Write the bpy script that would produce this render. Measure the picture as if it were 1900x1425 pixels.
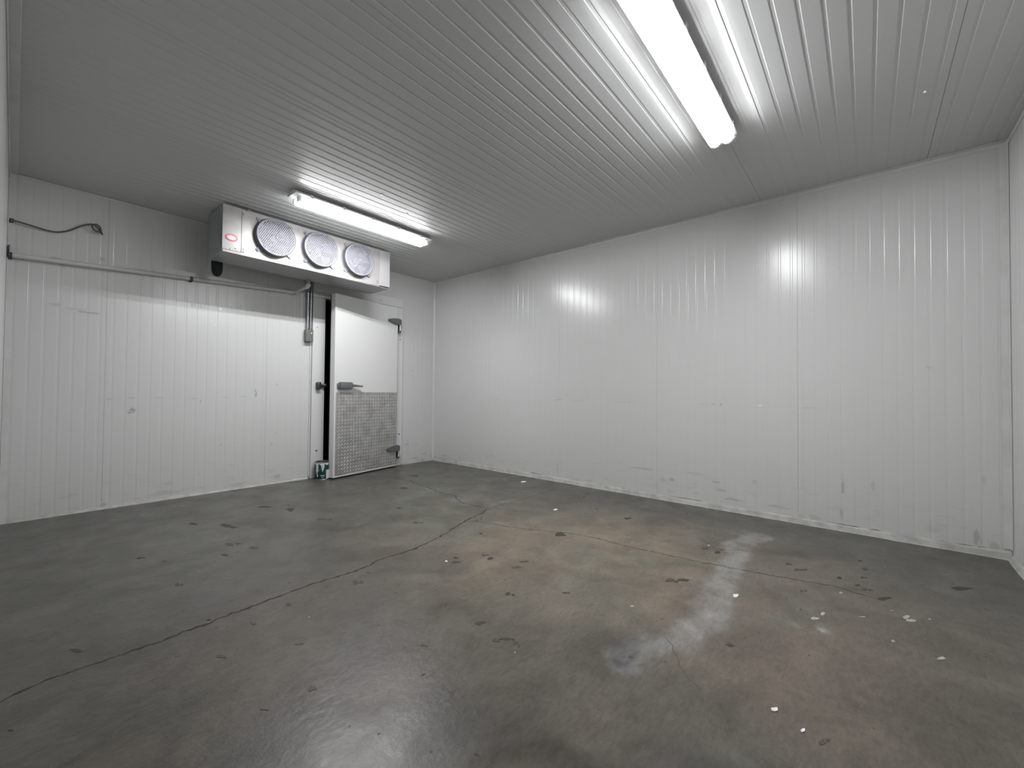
import bpy, bmesh, math, random
import numpy as np
from mathutils import Vector, Matrix

# ------------------------------------------------------------------ camera, world, exposure
scene = bpy.context.scene
for o in list(bpy.data.objects):
    bpy.data.objects.remove(o)

# room: back wall y=0 (door wall), right wall x=0, floor z=0; x<0, y<0 inside
H = 2.45
XL = -3.79
YF = -5.21
CAM = Vector((-3.7428, -4.5695, 0.9467))
F_PX, YAW, PITCH, ROLL = 780.24, 0.87042, 0.018419, 0.009058

fw = Vector((math.sin(YAW) * math.cos(PITCH), math.cos(YAW) * math.cos(PITCH), math.sin(PITCH)))
r0 = Vector((math.cos(YAW), -math.sin(YAW), 0))
u0 = r0.cross(fw)
rt = math.cos(ROLL) * r0 + math.sin(ROLL) * u0
up = -math.sin(ROLL) * r0 + math.cos(ROLL) * u0
cam_data = bpy.data.cameras.new('camera')
cam = bpy.data.objects.new('camera', cam_data)
scene.collection.objects.link(cam)
M = Matrix((rt, up, -fw)).transposed().to_4x4()
M.translation = CAM
cam.matrix_world = M
cam_data.sensor_fit = 'HORIZONTAL'
cam_data.sensor_width = 36.0
cam_data.lens = 36.0 * F_PX / 1900.0
cam_data.clip_start = 0.01
cam_data.clip_end = 50
scene.camera = cam

world = bpy.data.worlds.new('world')
scene.world = world
world.use_nodes = True
world.node_tree.nodes['Background'].inputs[0].default_value = (0, 0, 0, 1)
world.node_tree.nodes['Background'].inputs[1].default_value = 0.0

scene.view_settings.view_transform = 'Standard'
scene.view_settings.look = 'None'
scene.view_settings.gamma = 1.0
scene.view_settings.use_curve_mapping = False
scene.view_settings.exposure = 0.0
TUBE_POWER = 242.0
LAMP_COLOR = (0.985, 0.985, 1.0)
scene.cycles.max_bounces = 10
scene.cycles.diffuse_bounces = 7
scene.cycles.glossy_bounces = 4
scene.cycles.transparent_max_bounces = 12
scene.cycles.caustics_reflective = False
scene.cycles.caustics_refractive = False
scene.cycles.sample_clamp_indirect = 6.0

# ------------------------------------------------------------------ helpers
C = scene.collection
WL = {}          # object name -> world location
rnd = random.Random(7)


def link(name, data, loc, parent):
    o = bpy.data.objects.new(name, data)
    C.objects.link(o)
    loc = Vector(loc)
    WL[o] = loc
    if parent is not None:
        o.parent = parent
        o.location = loc - WL[parent]
    else:
        o.location = loc
    return o


def tag(o, label=None, cat=None, group=None, kind=None):
    if label: o['label'] = label
    if cat: o['category'] = cat
    if group: o['group'] = group
    if kind: o['kind'] = kind
    return o


def empty(name, loc):
    o = link(name, None, loc, None)
    o.empty_display_size = 0.05
    return o


def obj(name, bm, mat, parent=None, smooth=False, loc=None, kind=None):
    """link a bmesh given in world coordinates as one object"""
    bm.verts.ensure_lookup_table()
    if loc is None:
        xs = [v.co for v in bm.verts]
        loc = Vector([(min(c[i] for c in xs) + max(c[i] for c in xs)) / 2 for i in range(3)])
    loc = Vector(loc)
    for v in bm.verts:
        v.co -= loc
    me = bpy.data.meshes.new(name)
    bm.to_mesh(me)
    bm.free()
    if smooth:
        me.polygons.foreach_set('use_smooth', [True] * len(me.polygons))
        try:
            me.set_sharp_from_angle(angle=math.radians(35))
        except Exception:
            pass
    for m in (mat if isinstance(mat, (list, tuple)) else [mat]):
        me.materials.append(m)
    o = link(name, me, loc, parent)
    if kind: o['kind'] = kind
    return o


def NB():
    return bmesh.new()


def box(bm, x0, x1, y0, y1, z0, z1, mtx=None, bevel=0.0, mi=0):
    r = bmesh.ops.create_cube(bm, size=1.0)
    vs = r['verts']
    S = Matrix.Diagonal((abs(x1 - x0), abs(y1 - y0), abs(z1 - z0), 1))
    T = Matrix.Translation(((x0 + x1) / 2, (y0 + y1) / 2, (z0 + z1) / 2))
    bmesh.ops.transform(bm, matrix=T @ S, verts=vs)
    fs = list({f for v in vs for f in v.link_faces})
    if bevel > 0:
        es = list({e for v in vs for e in v.link_edges})
        rr = bmesh.ops.bevel(bm, geom=es, offset=bevel, segments=2, affect='EDGES', profile=0.5)
        fs = list({f for f in rr['faces']} | {f for f in fs if f.is_valid})
        vs = list({v for f in fs for v in f.verts})
    for f in fs:
        f.material_index = mi
    if mtx is not None:
        bmesh.ops.transform(bm, matrix=mtx, verts=vs)
    return vs


def frame_from(d):
    d = d.normalized()
    a = Vector((0, 0, 1)) if abs(d.z) < 0.9 else Vector((1, 0, 0))
    u = d.cross(a).normalized()
    return u, d.cross(u).normalized()


def tube(bm, pts, r, seg=12, cap=True, mi=0):
    pts = [Vector(p) for p in pts]
    rs = r if isinstance(r, (list, tuple)) else [r] * len(pts)
    rings = []
    u = None
    for i, p in enumerate(pts):
        if i == 0: d = pts[1] - p
        elif i == len(pts) - 1: d = p - pts[i - 1]
        else: d = (pts[i + 1] - p).normalized() + (p - pts[i - 1]).normalized()
        d = d.normalized()
        if u is None:
            u, v = frame_from(d)
        else:
            u = (u - d * u.dot(d)).normalized()
            v = d.cross(u)
        rings.append([bm.verts.new(p + (u * math.cos(a) + v * math.sin(a)) * rs[i])
                      for a in [2 * math.pi * k / seg for k in range(seg)]])
    for a, b in zip(rings, rings[1:]):
        for k in range(seg):
            f = bm.faces.new((a[k], a[(k + 1) % seg], b[(k + 1) % seg], b[k]))
            f.material_index = mi
    if cap:
        for ring in (rings[0], list(reversed(rings[-1]))):
            f = bm.faces.new(list(reversed(ring)))
            f.material_index = mi
    return rings


def lathe(bm, prof, origin, axis='z', seg=32, mi=0):
    """prof: list of (radius, h) ; h along axis from origin"""
    origin = Vector(origin)
    ax = {'z': (Vector((1, 0, 0)), Vector((0, 1, 0)), Vector((0, 0, 1))),
          'y': (Vector((1, 0, 0)), Vector((0, 0, 1)), Vector((0, -1, 0)))}[axis] if isinstance(axis, str) else axis
    rings = []
    for r, h in prof:
        if r < 1e-6:
            rings.append([bm.verts.new(origin + ax[2] * h)])
        else:
            rings.append([bm.verts.new(origin + ax[2] * h + (ax[0] * math.cos(a) + ax[1] * math.sin(a)) * r)
                          for a in [2 * math.pi * k / seg for k in range(seg)]])
    for a, b in zip(rings, rings[1:]):
        for k in range(seg):
            k2 = (k + 1) % seg
            if len(a) == 1 and len(b) == 1: continue
            if len(a) == 1: f = bm.faces.new((a[0], b[k2], b[k]))
            elif len(b) == 1: f = bm.faces.new((a[k], a[k2], b[0]))
            else: f = bm.faces.new((a[k], a[k2], b[k2], b[k]))
            f.material_index = mi
    return rings


def prism(bm, pts2, to3, t0, t1, mi=0):
    """polygon pts2 extruded between depths; to3(u,v,t)->Vector"""
    a = [bm.verts.new(to3(u, v, t0)) for u, v in pts2]
    b = [bm.verts.new(to3(u, v, t1)) for u, v in pts2]
    n = len(a)
    fs = [bm.faces.new(list(reversed(a))), bm.faces.new(b)]
    for k in range(n):
        fs.append(bm.faces.new((a[k], a[(k + 1) % n], b[(k + 1) % n], b[k])))
    for f in fs: f.material_index = mi
    return a + b


def children(o):
    return [c for c in bpy.data.objects if c.parent is o]


def copy_tree(o, parent=None, delta=None):
    c = o.copy()
    C.objects.link(c)
    c.parent = parent
    if delta is not None and parent is None:
        c.location = Vector(o.location) + Vector(delta)
    for ch in children(o):
        copy_tree(ch, c)
    return c


# ------------------------------------------------------------------ materials
def mat(name, color, rough=0.5, metal=0.0, spec=0.5, noise=None, bump=None, rough_noise=None, coat=0.0):
    """noise=(scale, amount, color2)   bump=(scale, strength, dist)"""
    m = bpy.data.materials.new(name)
    m.use_nodes = True
    nt = m.node_tree
    b = nt.nodes['Principled BSDF']
    b.inputs['Base Color'].default_value = (*color, 1)
    b.inputs['Roughness'].default_value = rough
    b.inputs['Metallic'].default_value = metal
    b.inputs['Specular IOR Level'].default_value = spec
    geo = nt.nodes.new('ShaderNodeNewGeometry')
    if noise:
        sc_, amt, c2 = noise
        n = nt.nodes.new('ShaderNodeTexNoise')
        n.inputs['Scale'].default_value = sc_
        n.inputs['Detail'].default_value = 6
        nt.links.new(geo.outputs['Position'], n.inputs['Vector'])
        rp = nt.nodes.new('ShaderNodeMapRange')
        rp.inputs[1].default_value = 0.42; rp.inputs[2].default_value = 0.68
        rp.inputs[3].default_value = 0; rp.inputs[4].default_value = amt
        nt.links.new(n.outputs['Fac'], rp.inputs[0])
        mx = nt.nodes.new('ShaderNodeMix'); mx.data_type = 'RGBA'
        mx.inputs[6].default_value = (*color, 1); mx.inputs[7].default_value = (*c2, 1)
        nt.links.new(rp.outputs[0], mx.inputs[0])
        nt.links.new(mx.outputs[2], b.inputs['Base Color'])
    if bump:
        n = nt.nodes.new('ShaderNodeTexNoise')
        n.inputs['Scale'].default_value = bump[0]
        n.inputs['Detail'].default_value = 4
        nt.links.new(geo.outputs['Position'], n.inputs['Vector'])
        bp = nt.nodes.new('ShaderNodeBump')
        bp.inputs['Strength'].default_value = bump[1]
        bp.inputs['Distance'].default_value = bump[2]
        nt.links.new(n.outputs['Fac'], bp.inputs['Height'])
        nt.links.new(bp.outputs[0], b.inputs['Normal'])
    if rough_noise:
        n = nt.nodes.new('ShaderNodeTexNoise')
        n.inputs['Scale'].default_value = rough_noise[0]
        nt.links.new(geo.outputs['Position'], n.inputs['Vector'])
        rp = nt.nodes.new('ShaderNodeMapRange')
        rp.inputs[1].default_value = 0.35; rp.inputs[2].default_value = 0.65
        rp.inputs[3].default_value = rough_noise[1]; rp.inputs[4].default_value = rough_noise[2]
        nt.links.new(n.outputs['Fac'], rp.inputs[0])
        nt.links.new(rp.outputs[0], b.inputs['Roughness'])
    return m


def N(nt, kind, **kw):
    n = nt.nodes.new(kind)
    for k, v in kw.items():
        setattr(n, k, v)
    return n


def wall_material(name, base, rough, mark=None, dirt=True, spec=0.5):
    """white enamelled panel steel: faint mottling, grime close to the floor, scuffs; optional 'mask' mark"""
    m = bpy.data.materials.new(name)
    m.use_nodes = True
    nt = m.node_tree
    L = nt.links.new
    b = nt.nodes['Principled BSDF']
    b.inputs['Specular IOR Level'].default_value = spec
    geo = N(nt, 'ShaderNodeNewGeometry')
    n1 = N(nt, 'ShaderNodeTexNoise'); n1.inputs['Scale'].default_value = 1.3; n1.inputs['Detail'].default_value = 5
    L(geo.outputs['Position'], n1.inputs['Vector'])
    r1 = N(nt, 'ShaderNodeMapRange')
    r1.inputs[1].default_value = .25; r1.inputs[2].default_value = .8; r1.inputs[3].default_value = 0; r1.inputs[4].default_value = .35
    L(n1.outputs['Fac'], r1.inputs[0])
    mx = N(nt, 'ShaderNodeMix', data_type='RGBA')
    mx.inputs[6].default_value = (*base, 1)
    mx.inputs[7].default_value = (base[0] * .93, base[1] * .935, base[2] * .92, 1)
    L(r1.outputs[0], mx.inputs[0])
    col = mx.outputs[2]
    if dirt:
        sep = N(nt, 'ShaderNodeSeparateXYZ'); L(geo.outputs['Position'], sep.inputs[0])
        z = N(nt, 'ShaderNodeMapRange')
        z.inputs[1].default_value = 0.0; z.inputs[2].default_value = 0.38; z.inputs[3].default_value = 1; z.inputs[4].default_value = 0
        L(sep.outputs[2], z.inputs[0])
        mp = N(nt, 'ShaderNodeMapping'); mp.inputs['Scale'].default_value = (6, 6, 26)
        L(geo.outputs['Position'], mp.inputs[0])
        n2 = N(nt, 'ShaderNodeTexNoise'); n2.inputs['Scale'].default_value = 1.0; n2.inputs['Detail'].default_value = 8
        n2.inputs['Roughness'].default_value = .65
        L(mp.outputs[0], n2.inputs['Vector'])
        r2 = N(nt, 'ShaderNodeMapRange')
        r2.inputs[1].default_value = .55; r2.inputs[2].default_value = .8; r2.inputs[3].default_value = 0; r2.inputs[4].default_value = .75
        L(n2.outputs['Fac'], r2.inputs[0])
        mu = N(nt, 'ShaderNodeMath', operation='MULTIPLY'); L(z.outputs[0], mu.inputs[0]); L(r2.outputs[0], mu.inputs[1])
        m2 = N(nt, 'ShaderNodeMix', data_type='RGBA')
        L(col, m2.inputs[6]); m2.inputs[7].default_value = (.33, .31, .27, 1); L(mu.outputs[0], m2.inputs[0])
        col = m2.outputs[2]
    if mark is not None:
        at = N(nt, 'ShaderNodeAttribute', attribute_name='mask')
        n3 = N(nt, 'ShaderNodeTexNoise'); n3.inputs['Scale'].default_value = 55; n3.inputs['Detail'].default_value = 5
        L(geo.outputs['Position'], n3.inputs['Vector'])
        ad = N(nt, 'ShaderNodeMath', operation='SUBTRACT'); L(at.outputs['Fac'], ad.inputs[0]); L(n3.outputs['Fac'], ad.inputs[1])
        r3 = N(nt, 'ShaderNodeMapRange')
        r3.inputs[1].default_value = -.12; r3.inputs[2].default_value = .4; r3.inputs[3].default_value = 0; r3.inputs[4].default_value = mark[1]
        L(ad.outputs[0], r3.inputs[0])
        m3 = N(nt, 'ShaderNodeMix', data_type='RGBA')
        L(col, m3.inputs[6]); m3.inputs[7].default_value = (*mark[0], 1); L(r3.outputs[0], m3.inputs[0])
        col = m3.outputs[2]
    L(col, b.inputs['Base Color'])
    n4 = N(nt, 'ShaderNodeTexNoise'); n4.inputs['Scale'].default_value = 3; n4.inputs['Detail'].default_value = 4
    L(geo.outputs['Position'], n4.inputs['Vector'])
    r4 = N(nt, 'ShaderNodeMapRange')
    r4.inputs[1].default_value = .2; r4.inputs[2].default_value = .8; r4.inputs[3].default_value = rough - .015; r4.inputs[4].default_value = rough + .025
    L(n4.outputs['Fac'], r4.inputs[0]); L(r4.outputs[0], b.inputs['Roughness'])
    n5 = N(nt, 'ShaderNodeTexNoise'); n5.inputs['Scale'].default_value = 260
    L(geo.outputs['Position'], n5.inputs['Vector'])
    bp = N(nt, 'ShaderNodeBump'); bp.inputs['Strength'].default_value = .10; bp.inputs['Distance'].default_value = .001
    L(n5.outputs['Fac'], bp.inputs['Height']); L(bp.outputs[0], b.inputs['Normal'])
    return m


WHITE_P = (.62, .625, .62)
m_wall = wall_material('white_panel_steel', WHITE_P, .225)
m_ceil = wall_material('ceiling_panel_steel', (.52, .525, .525), .44, dirt=False)
m_slab = mat('wall_core', (.30, .30, .28), .8, noise=(20, .5, (.2, .2, .19)))
m_trim = mat('white_trim', (.61, .615, .61), .4, noise=(8, .4, (.5, .5, .48)))
m_curb = mat('painted_curb', (.46, .465, .44), .5, noise=(14, .7, (.30, .29, .26)), bump=(40, .4, .003))
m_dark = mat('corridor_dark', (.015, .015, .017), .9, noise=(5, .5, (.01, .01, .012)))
m_door = wall_material('door_white', (.68, .685, .68), .34)
m_frame = wall_material('frame_white', (.66, .665, .66), .36)
m_gasket = mat('black_rubber', (.008, .008, .01), .55, noise=(60, .5, (.015, .015, .017)))
m_tread = mat('aluminium_tread', (.47, .465, .45), .36, metal=.5, noise=(9, .7, (.30, .295, .28)), rough_noise=(14, .34, .5))
m_galv = mat('galvanised_steel', (.38, .38, .39), .38, metal=.3, noise=(6, .4, (.34, .335, .33)), rough_noise=(5, .34, .42))
m_alu = mat('stucco_aluminium', (.31, .305, .30), .45, metal=.3, noise=(12, .6, (.29, .268, .25)), rough_noise=(9, .3, .45), bump=(180, .12, .001))
m_aluside = mat('brushed_aluminium_side', (.45, .46, .47), .42, metal=.7, noise=(14, .5, (.36, .36, .37)))
m_guard = mat('fan_guard_steel', (.22, .225, .25), .5, metal=.3, noise=(40, .4, (.18, .185, .21)))
m_blade = mat('fan_blade_aluminium', (.13, .13, .15), .45, metal=.4, noise=(12, .4, (.10, .10, .12)))
m_motor = mat('fan_motor_grey', (.25, .25, .27), .5, noise=(20, .4, (.18, .18, .2)))
m_inside = mat('cabinet_interior', (.035, .035, .045), .6, metal=.3, noise=(15, .4, (.06, .06, .08)))
m_screw = mat('screw_steel', (.30, .29, .28), .4, metal=.8, noise=(90, .4, (.2, .19, .18)))
m_screwbright = mat('bright_bolt', (.8, .8, .8), .25, metal=.9, noise=(90, .3, (.7, .7, .7)))
m_badge_r = mat('badge_red', (.55, .06, .10), .35, noise=(60, .4, (.45, .05, .08)))
m_badge_p = mat('badge_pink', (.80, .42, .46), .35, noise=(60, .4, (.72, .36, .40)))
m_badge_w = mat('badge_pale', (.85, .62, .64), .35, noise=(60, .4, (.78, .55, .58)))
m_insul = mat('black_pipe_insulation', (.006, .007, .012), .8, noise=(30, .5, (.012, .012, .018)), bump=(120, .3, .002))
m_pvc = mat('white_pvc', (.58, .59, .57), .38, noise=(10, .5, (.50, .50, .48)))
m_strap = mat('dark_strap', (.10, .10, .10), .5, metal=.4, noise=(40, .5, (.06, .06, .06)))
m_conduit = mat('conduit_steel', (.42, .43, .46), .28, metal=.9, noise=(20, .4, (.32, .33, .36)))
m_box = mat('switch_box_grey', (.20, .20, .19), .42, metal=.6, noise=(30, .5, (.14, .14, .13)))
m_toggle = mat('white_toggle', (.8, .8, .78), .3, noise=(40, .3, (.7, .7, .68)))
m_hw = mat('hinge_zinc', (.21, .22, .22), .42, metal=.6, noise=(40, .5, (.14, .145, .145)))
m_hwdark = mat('strike_dark', (.07, .07, .075), .35, metal=.6, noise=(40, .5, (.04, .04, .045)))
m_chrome = mat('chrome_pin', (.85, .85, .85), .25, metal=.3, noise=(50, .3, (.7, .7, .7)))
m_teal = mat('teal_can_label', (.004, .045, .05), .4, noise=(45, .6, (.003, .03, .034)))
m_canpanel = mat('can_label_white', (.62, .66, .62), .45, noise=(40, .4, (.5, .55, .52)))
m_drip = mat('dried_white_paint', (.70, .72, .70), .4, noise=(40, .4, (.55, .56, .55)))
m_tin = mat('tin_rim', (.35, .34, .36), .35, metal=.9, noise=(40, .4, (.2, .18, .2)))
m_canin = mat('can_inside', (.05, .035, .04), .5, noise=(30, .5, (.03, .02, .025)))
m_letter = mat('can_lettering', (.30, .45, .43), .5, noise=(60, .4, (.25, .38, .36)))
m_cable = mat('grey_cable', (.10, .095, .085), .6, noise=(40, .5, (.06, .058, .05)))
m_flake = mat('dark_scrap', (.034, .030, .025), .6, noise=(70, .8, (.06, .054, .045)), bump=(90, .3, .001))
m_crack = mat('crack_dark', (.030, .025, .021), .9, noise=(60, .7, (.07, .06, .05)))
m_crackf = mat('crack_faint', (.085, .074, .062), .9, noise=(60, .7, (.12, .105, .09)))
m_white = mat('paint_drop_white', (.42, .42, .39), .6, noise=(90, .9, (.20, .19, .17)))
m_housing = mat('light_housing', (.60, .59, .58), .5, noise=(20, .3, (.36, .36, .38)))
m_reflector = mat('light_reflector', (.85, .86, .86), .5, noise=(20, .2, (.8, .8, .8)))
m_clip = mat('lamp_clip', (.55, .55, .58), .35, metal=.6, noise=(40, .3, (.45, .45, .48)))

m_tube = bpy.data.materials.new('glowing_tube')
m_tube.use_nodes = True
_nt = m_tube.node_tree
_nt.nodes.remove(_nt.nodes['Principled BSDF'])
_e = _nt.nodes.new('ShaderNodeEmission')
_e.inputs[0].default_value = (*LAMP_COLOR, 1)
_e.inputs[1].default_value = TUBE_POWER
_nt.links.new(_e.outputs[0], _nt.nodes['Material Output'].inputs[0])

# clear ribbed plastic lens: mostly lets the tube light through, part scatters, part shines
m_lens = bpy.data.materials.new('prismatic_lens')
m_lens.use_nodes = True
_nt = m_lens.node_tree
_b = _nt.nodes['Principled BSDF']
_b.inputs['Base Color'].default_value = (.80, .80, .86, 1)
_b.inputs['Roughness'].default_value = .25
_tr = _nt.nodes.new('ShaderNodeBsdfTransparent')
_tl = _nt.nodes.new('ShaderNodeBsdfTranslucent'); _tl.inputs[0].default_value = (.9, .9, .95, 1)
_m1 = _nt.nodes.new('ShaderNodeMixShader'); _m1.inputs[0].default_value = .35
_nt.links.new(_tl.outputs[0], _m1.inputs[1]); _nt.links.new(_b.outputs[0], _m1.inputs[2])
_m2 = _nt.nodes.new('ShaderNodeMixShader')
_g = _nt.nodes.new('ShaderNodeNewGeometry')
_n = _nt.nodes.new('ShaderNodeTexNoise'); _n.inputs['Scale'].default_value = 25
_nt.links.new(_g.outputs['Position'], _n.inputs['Vector'])
_r = _nt.nodes.new('ShaderNodeMapRange'); _r.inputs[3].default_value = .90; _r.inputs[4].default_value = .85
_nt.links.new(_n.outputs['Fac'], _r.inputs[0]); _nt.links.new(_r.outputs[0], _m2.inputs[0])
_nt.links.new(_m1.outputs[0], _m2.inputs[1]); _nt.links.new(_tr.outputs[0], _m2.inputs[2])
_nt.links.new(_m2.outputs[0], _nt.nodes['Material Output'].inputs[0])

# ------------------------------------------------------------------ concrete floor material + wear map
def floor_material(name, use_attr=True):
    m = bpy.data.materials.new(name)
    m.use_nodes = True
    nt = m.node_tree
    L = nt.links.new
    b = nt.nodes['Principled BSDF']
    geo = N(nt, 'ShaderNodeNewGeometry')
    at = N(nt, 'ShaderNodeAttribute', attribute_name='wear')
    col = at.outputs['Color']
    def noise(scale, detail, rough=.55, mapscale=None, dist=0):
        n = N(nt, 'ShaderNodeTexNoise'); n.inputs['Scale'].default_value = scale
        n.inputs['Detail'].default_value = detail; n.inputs['Roughness'].default_value = rough
        n.inputs['Distortion'].default_value = dist
        if mapscale:
            mp = N(nt, 'ShaderNodeMapping'); mp.inputs['Scale'].default_value = mapscale
            mp.inputs['Rotation'].default_value = (0, 0, .9)
            L(geo.outputs['Position'], mp.inputs[0]); L(mp.outputs[0], n.inputs['Vector'])
        else:
            L(geo.outputs['Position'], n.inputs['Vector'])
        return n.outputs['Fac']
    def rng(v, a, b_, c, d):
        r = N(nt, 'ShaderNodeMapRange')
        for i, t in zip((1, 2, 3, 4), (a, b_, c, d)): r.inputs[i].default_value = t
        L(v, r.inputs[0]); return r.outputs[0]
    def mul(c1, f):
        v = N(nt, 'ShaderNodeVectorMath', operation='SCALE'); L(c1, v.inputs[0]); L(f, v.inputs['Scale']); return v.outputs[0]
    col = mul(col, rng(noise(4.5, 9, .68, None, .5), .3, .7, .70, 1.30))
    col = mul(col, rng(noise(26, 7, .72, (1, 3.0, 1), .6), .3, .7, .78, 1.22))
    col = mul(col, rng(noise(7, 8, .75, (1, 4, 1), .6), .56, .70, 1, .74))       # dark drag smudges
    # fine speckle
    col = mul(col, rng(noise(130, 4, .7), .55, .75, 1, .68))
    L(col, b.inputs['Base Color'])
    rr = rng(noise(4, 7, .6), .3, .7, .23, .44)
    L(rr, b.inputs['Roughness'])
    b.inputs['Specular IOR Level'].default_value = .38
    bp = N(nt, 'ShaderNodeBump'); bp.inputs['Strength'].default_value = .32; bp.inputs['Distance'].default_value = .004
    L(noise(34, 7, .62), bp.inputs['Height']); L(bp.outputs[0], b.inputs['Normal'])
    return m


m_floor = floor_material('worn_concrete')

RX0, RX1, RY0, RY1 = XL, 0.0, YF, 0.0


def vnoise(x, y, s, seed):
    """value noise, numpy arrays"""
    rs = np.random.RandomState(seed)
    g = rs.rand(128, 128)
    u = x * s + 40; v = y * s + 40
    i = np.floor(u).astype(int); j = np.floor(v).astype(int)
    fu = u - i; fv = v - j
    fu = fu * fu * (3 - 2 * fu); fv = fv * fv * (3 - 2 * fv)
    g00 = g[i % 128, j % 128]; g10 = g[(i + 1) % 128, j % 128]
    g01 = g[i % 128, (j + 1) % 128]; g11 = g[(i + 1) % 128, (j + 1) % 128]
    return (g00 * (1 - fu) + g10 * fu) * (1 - fv) + (g01 * (1 - fu) + g11 * fu) * fv


def fbm(x, y, s, seed, o=4):
    t = 0; a = .5; w = 0
    for k in range(o):
        t = t + a * vnoise(x, y, s * 2 ** k, seed + k); w += a; a *= .55
    return t / w


def sstep(a, b, x):
    t = np.clip((x - a) / (b - a), 0, 1)
    return t * t * (3 - 2 * t)


def path_dist(x, y, pts):
    d = np.full(x.shape, 1e9)
    for (ax, ay), (bx, by) in zip(pts, pts[1:]):
        vx, vy = bx - ax, by - ay
        t = np.clip(((x - ax) * vx + (y - ay) * vy) / (vx * vx + vy * vy), 0, 1)
        d = np.minimum(d, np.hypot(x - ax - t * vx, y - ay - t * vy))
    return d


PALE = [(-0.52, -4.02), (-0.783, -3.949), (-1.272, -3.994), (-1.571, -4.017), (-1.722, -4.071), (-1.855, -4.052),
        (-2.054, -4.028), (-2.216, -3.945), (-2.327, -3.912)]


def wear_colors(x, y):
    grey = np.array([.090, .087, .074]); tan = np.array([.178, .147, .110]); green = np.array([.122, .124, .098])
    brown = np.array([.113, .093, .074]); pale = np.array([.235, .230, .215]); blue = np.array([.085, .088, .092])
    c = np.zeros(x.shape + (3,)) + grey
    wx = x + .35 * (fbm(x, y, 1.6, 11) - .5); wy = y + .35 * (fbm(x, y, 1.6, 22) - .5)

    def blend(w, colr):
        nonlocal c
        w = np.clip(w, 0, 1)[..., None]
        c = c * (1 - w) + colr * w

    def blob(cx, cy, rx, ry, ang=0.0, soft=.5):
        ca, sa = math.cos(ang), math.sin(ang)
        dx = wx - cx; dy = wy - cy
        u = (dx * ca + dy * sa) / rx; v = (-dx * sa + dy * ca) / ry
        return 1 - sstep(1 - soft, 1 + soft, np.hypot(u, v))
    n1 = fbm(x, y, 2.2, 5); n2 = fbm(x, y, 5.5, 9); n3 = fbm(x, y, 1.1, 31)
    # tan, worn centre of the room
    blend(blob(-1.70, -3.35, 1.0, 1.25, .3, .45) * (.62 + 1.2 * (n1 - .45)), tan)
    blend(blob(-1.50, -2.9, .8, .8) * .55 * sstep(.3, .6, n2), tan)
    blend(blob(-1.58, -2.10, .16, .22) * .9, tan * .98)
    blend(blob(-1.35, -1.75, .6, .7) * .35, green)
    blend(blob(-1.78, -2.3, .28, .35) * .7, green)
    blend(blob(-1.63, -3.55, .38, .40) * .65 * sstep(.35, .6, n2), green)
    blend(blob(-2.3, -3.7, .5, .5) * .5 * sstep(.4, .6, n1), green)
    blend(blob(-1.75, -3.86, .25, .22) * .8, tan)
    blend(blob(-1.95, -4.45, .55, .55) * .8 * sstep(.3, .55, n1), brown)
    blend(blob(-1.52, -4.35, .28, .25) * .75 * sstep(.35, .6, n2), brown)
    blend(blob(-1.55, -4.75, .45, .5) * .7, brown * 1.05)
    blend(blob(-1.6, -4.5, .75, .75, 0, .4) * .55, brown * 1.1)
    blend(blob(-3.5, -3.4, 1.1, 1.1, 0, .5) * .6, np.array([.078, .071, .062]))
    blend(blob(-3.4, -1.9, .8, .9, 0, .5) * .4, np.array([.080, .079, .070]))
    blend(blob(-1.45, -4.25, .22, .18) * .55 * sstep(.45, .6, n2), green * 1.05)
    blend(blob(-2.9, -3.7, .45, .5) * .45 * sstep(.4, .6, n3), brown)
    blend(blob(-3.35, -2.9, .5, .35) * .5 * sstep(.35, .6, n1), brown)
    blend(blob(-2.95, -2.65, .3, .25) * .4, brown)
    blend(blob(-2.37, -2.42, .12, .07) * .8, brown)
    blend(blob(-.80, -4.41, .05, .16) * .9 * sstep(.3, .6, n2), brown * .6)
    blend(blob(-1.0, -3.83, .18, .16) * .75 * sstep(.35, .55, n2), np.array([.085, .075, .055]))
    blend(blob(-1.4, -3.55, .13, .1) * .0, tan)
    # grey-white band (washed paint / laitance)
    d = path_dist(x + .10 * (n2 - .5), y + .10 * (fbm(x, y, 6, 41) - .5), PALE)
    wdt = .060 + .10 * (n2 - .45)
    blend((1 - sstep(wdt * .6, wdt * 1.25, d)) * (.72 + 1.6 * (fbm(x, y, 16, 3) - .47)), pale)
    blend(blob(-1.72, -4.05, .12, .13) * .45 * sstep(.35, .6, fbm(x, y, 9, 51)), pale)
    blend(blob(-.72, -3.98, .22, .10) * .45 * sstep(.35, .6, fbm(x, y, 9, 52)), pale)
    blend(blob(-1.10, -2.05, .3, .2) * .35 * sstep(.4, .6, n2), pale)
    blend(blob(-1.55, -4.40, .06, .05) * .8 * sstep(.4, .55, fbm(x, y, 18, 8)), pale * 1.4)
    blend(blob(-2.38, -3.87, .085, .055, .2, .25) * (.5 + 1.0 * (fbm(x, y, 22, 61) - .4)), blue)
    # broad dark scuffs
    k = sstep(.58, .75, fbm(x + .3 * y, y * .6, 3.5, 77))
    c *= (1 - .22 * k)[..., None]
    # greyer towards the walls
    edge = np.minimum(-x, np.minimum(-y, np.minimum(y - YF, x - XL)))
    blend((1 - sstep(.15, .9, edge)) * .55, grey * .95)
    return c


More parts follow.
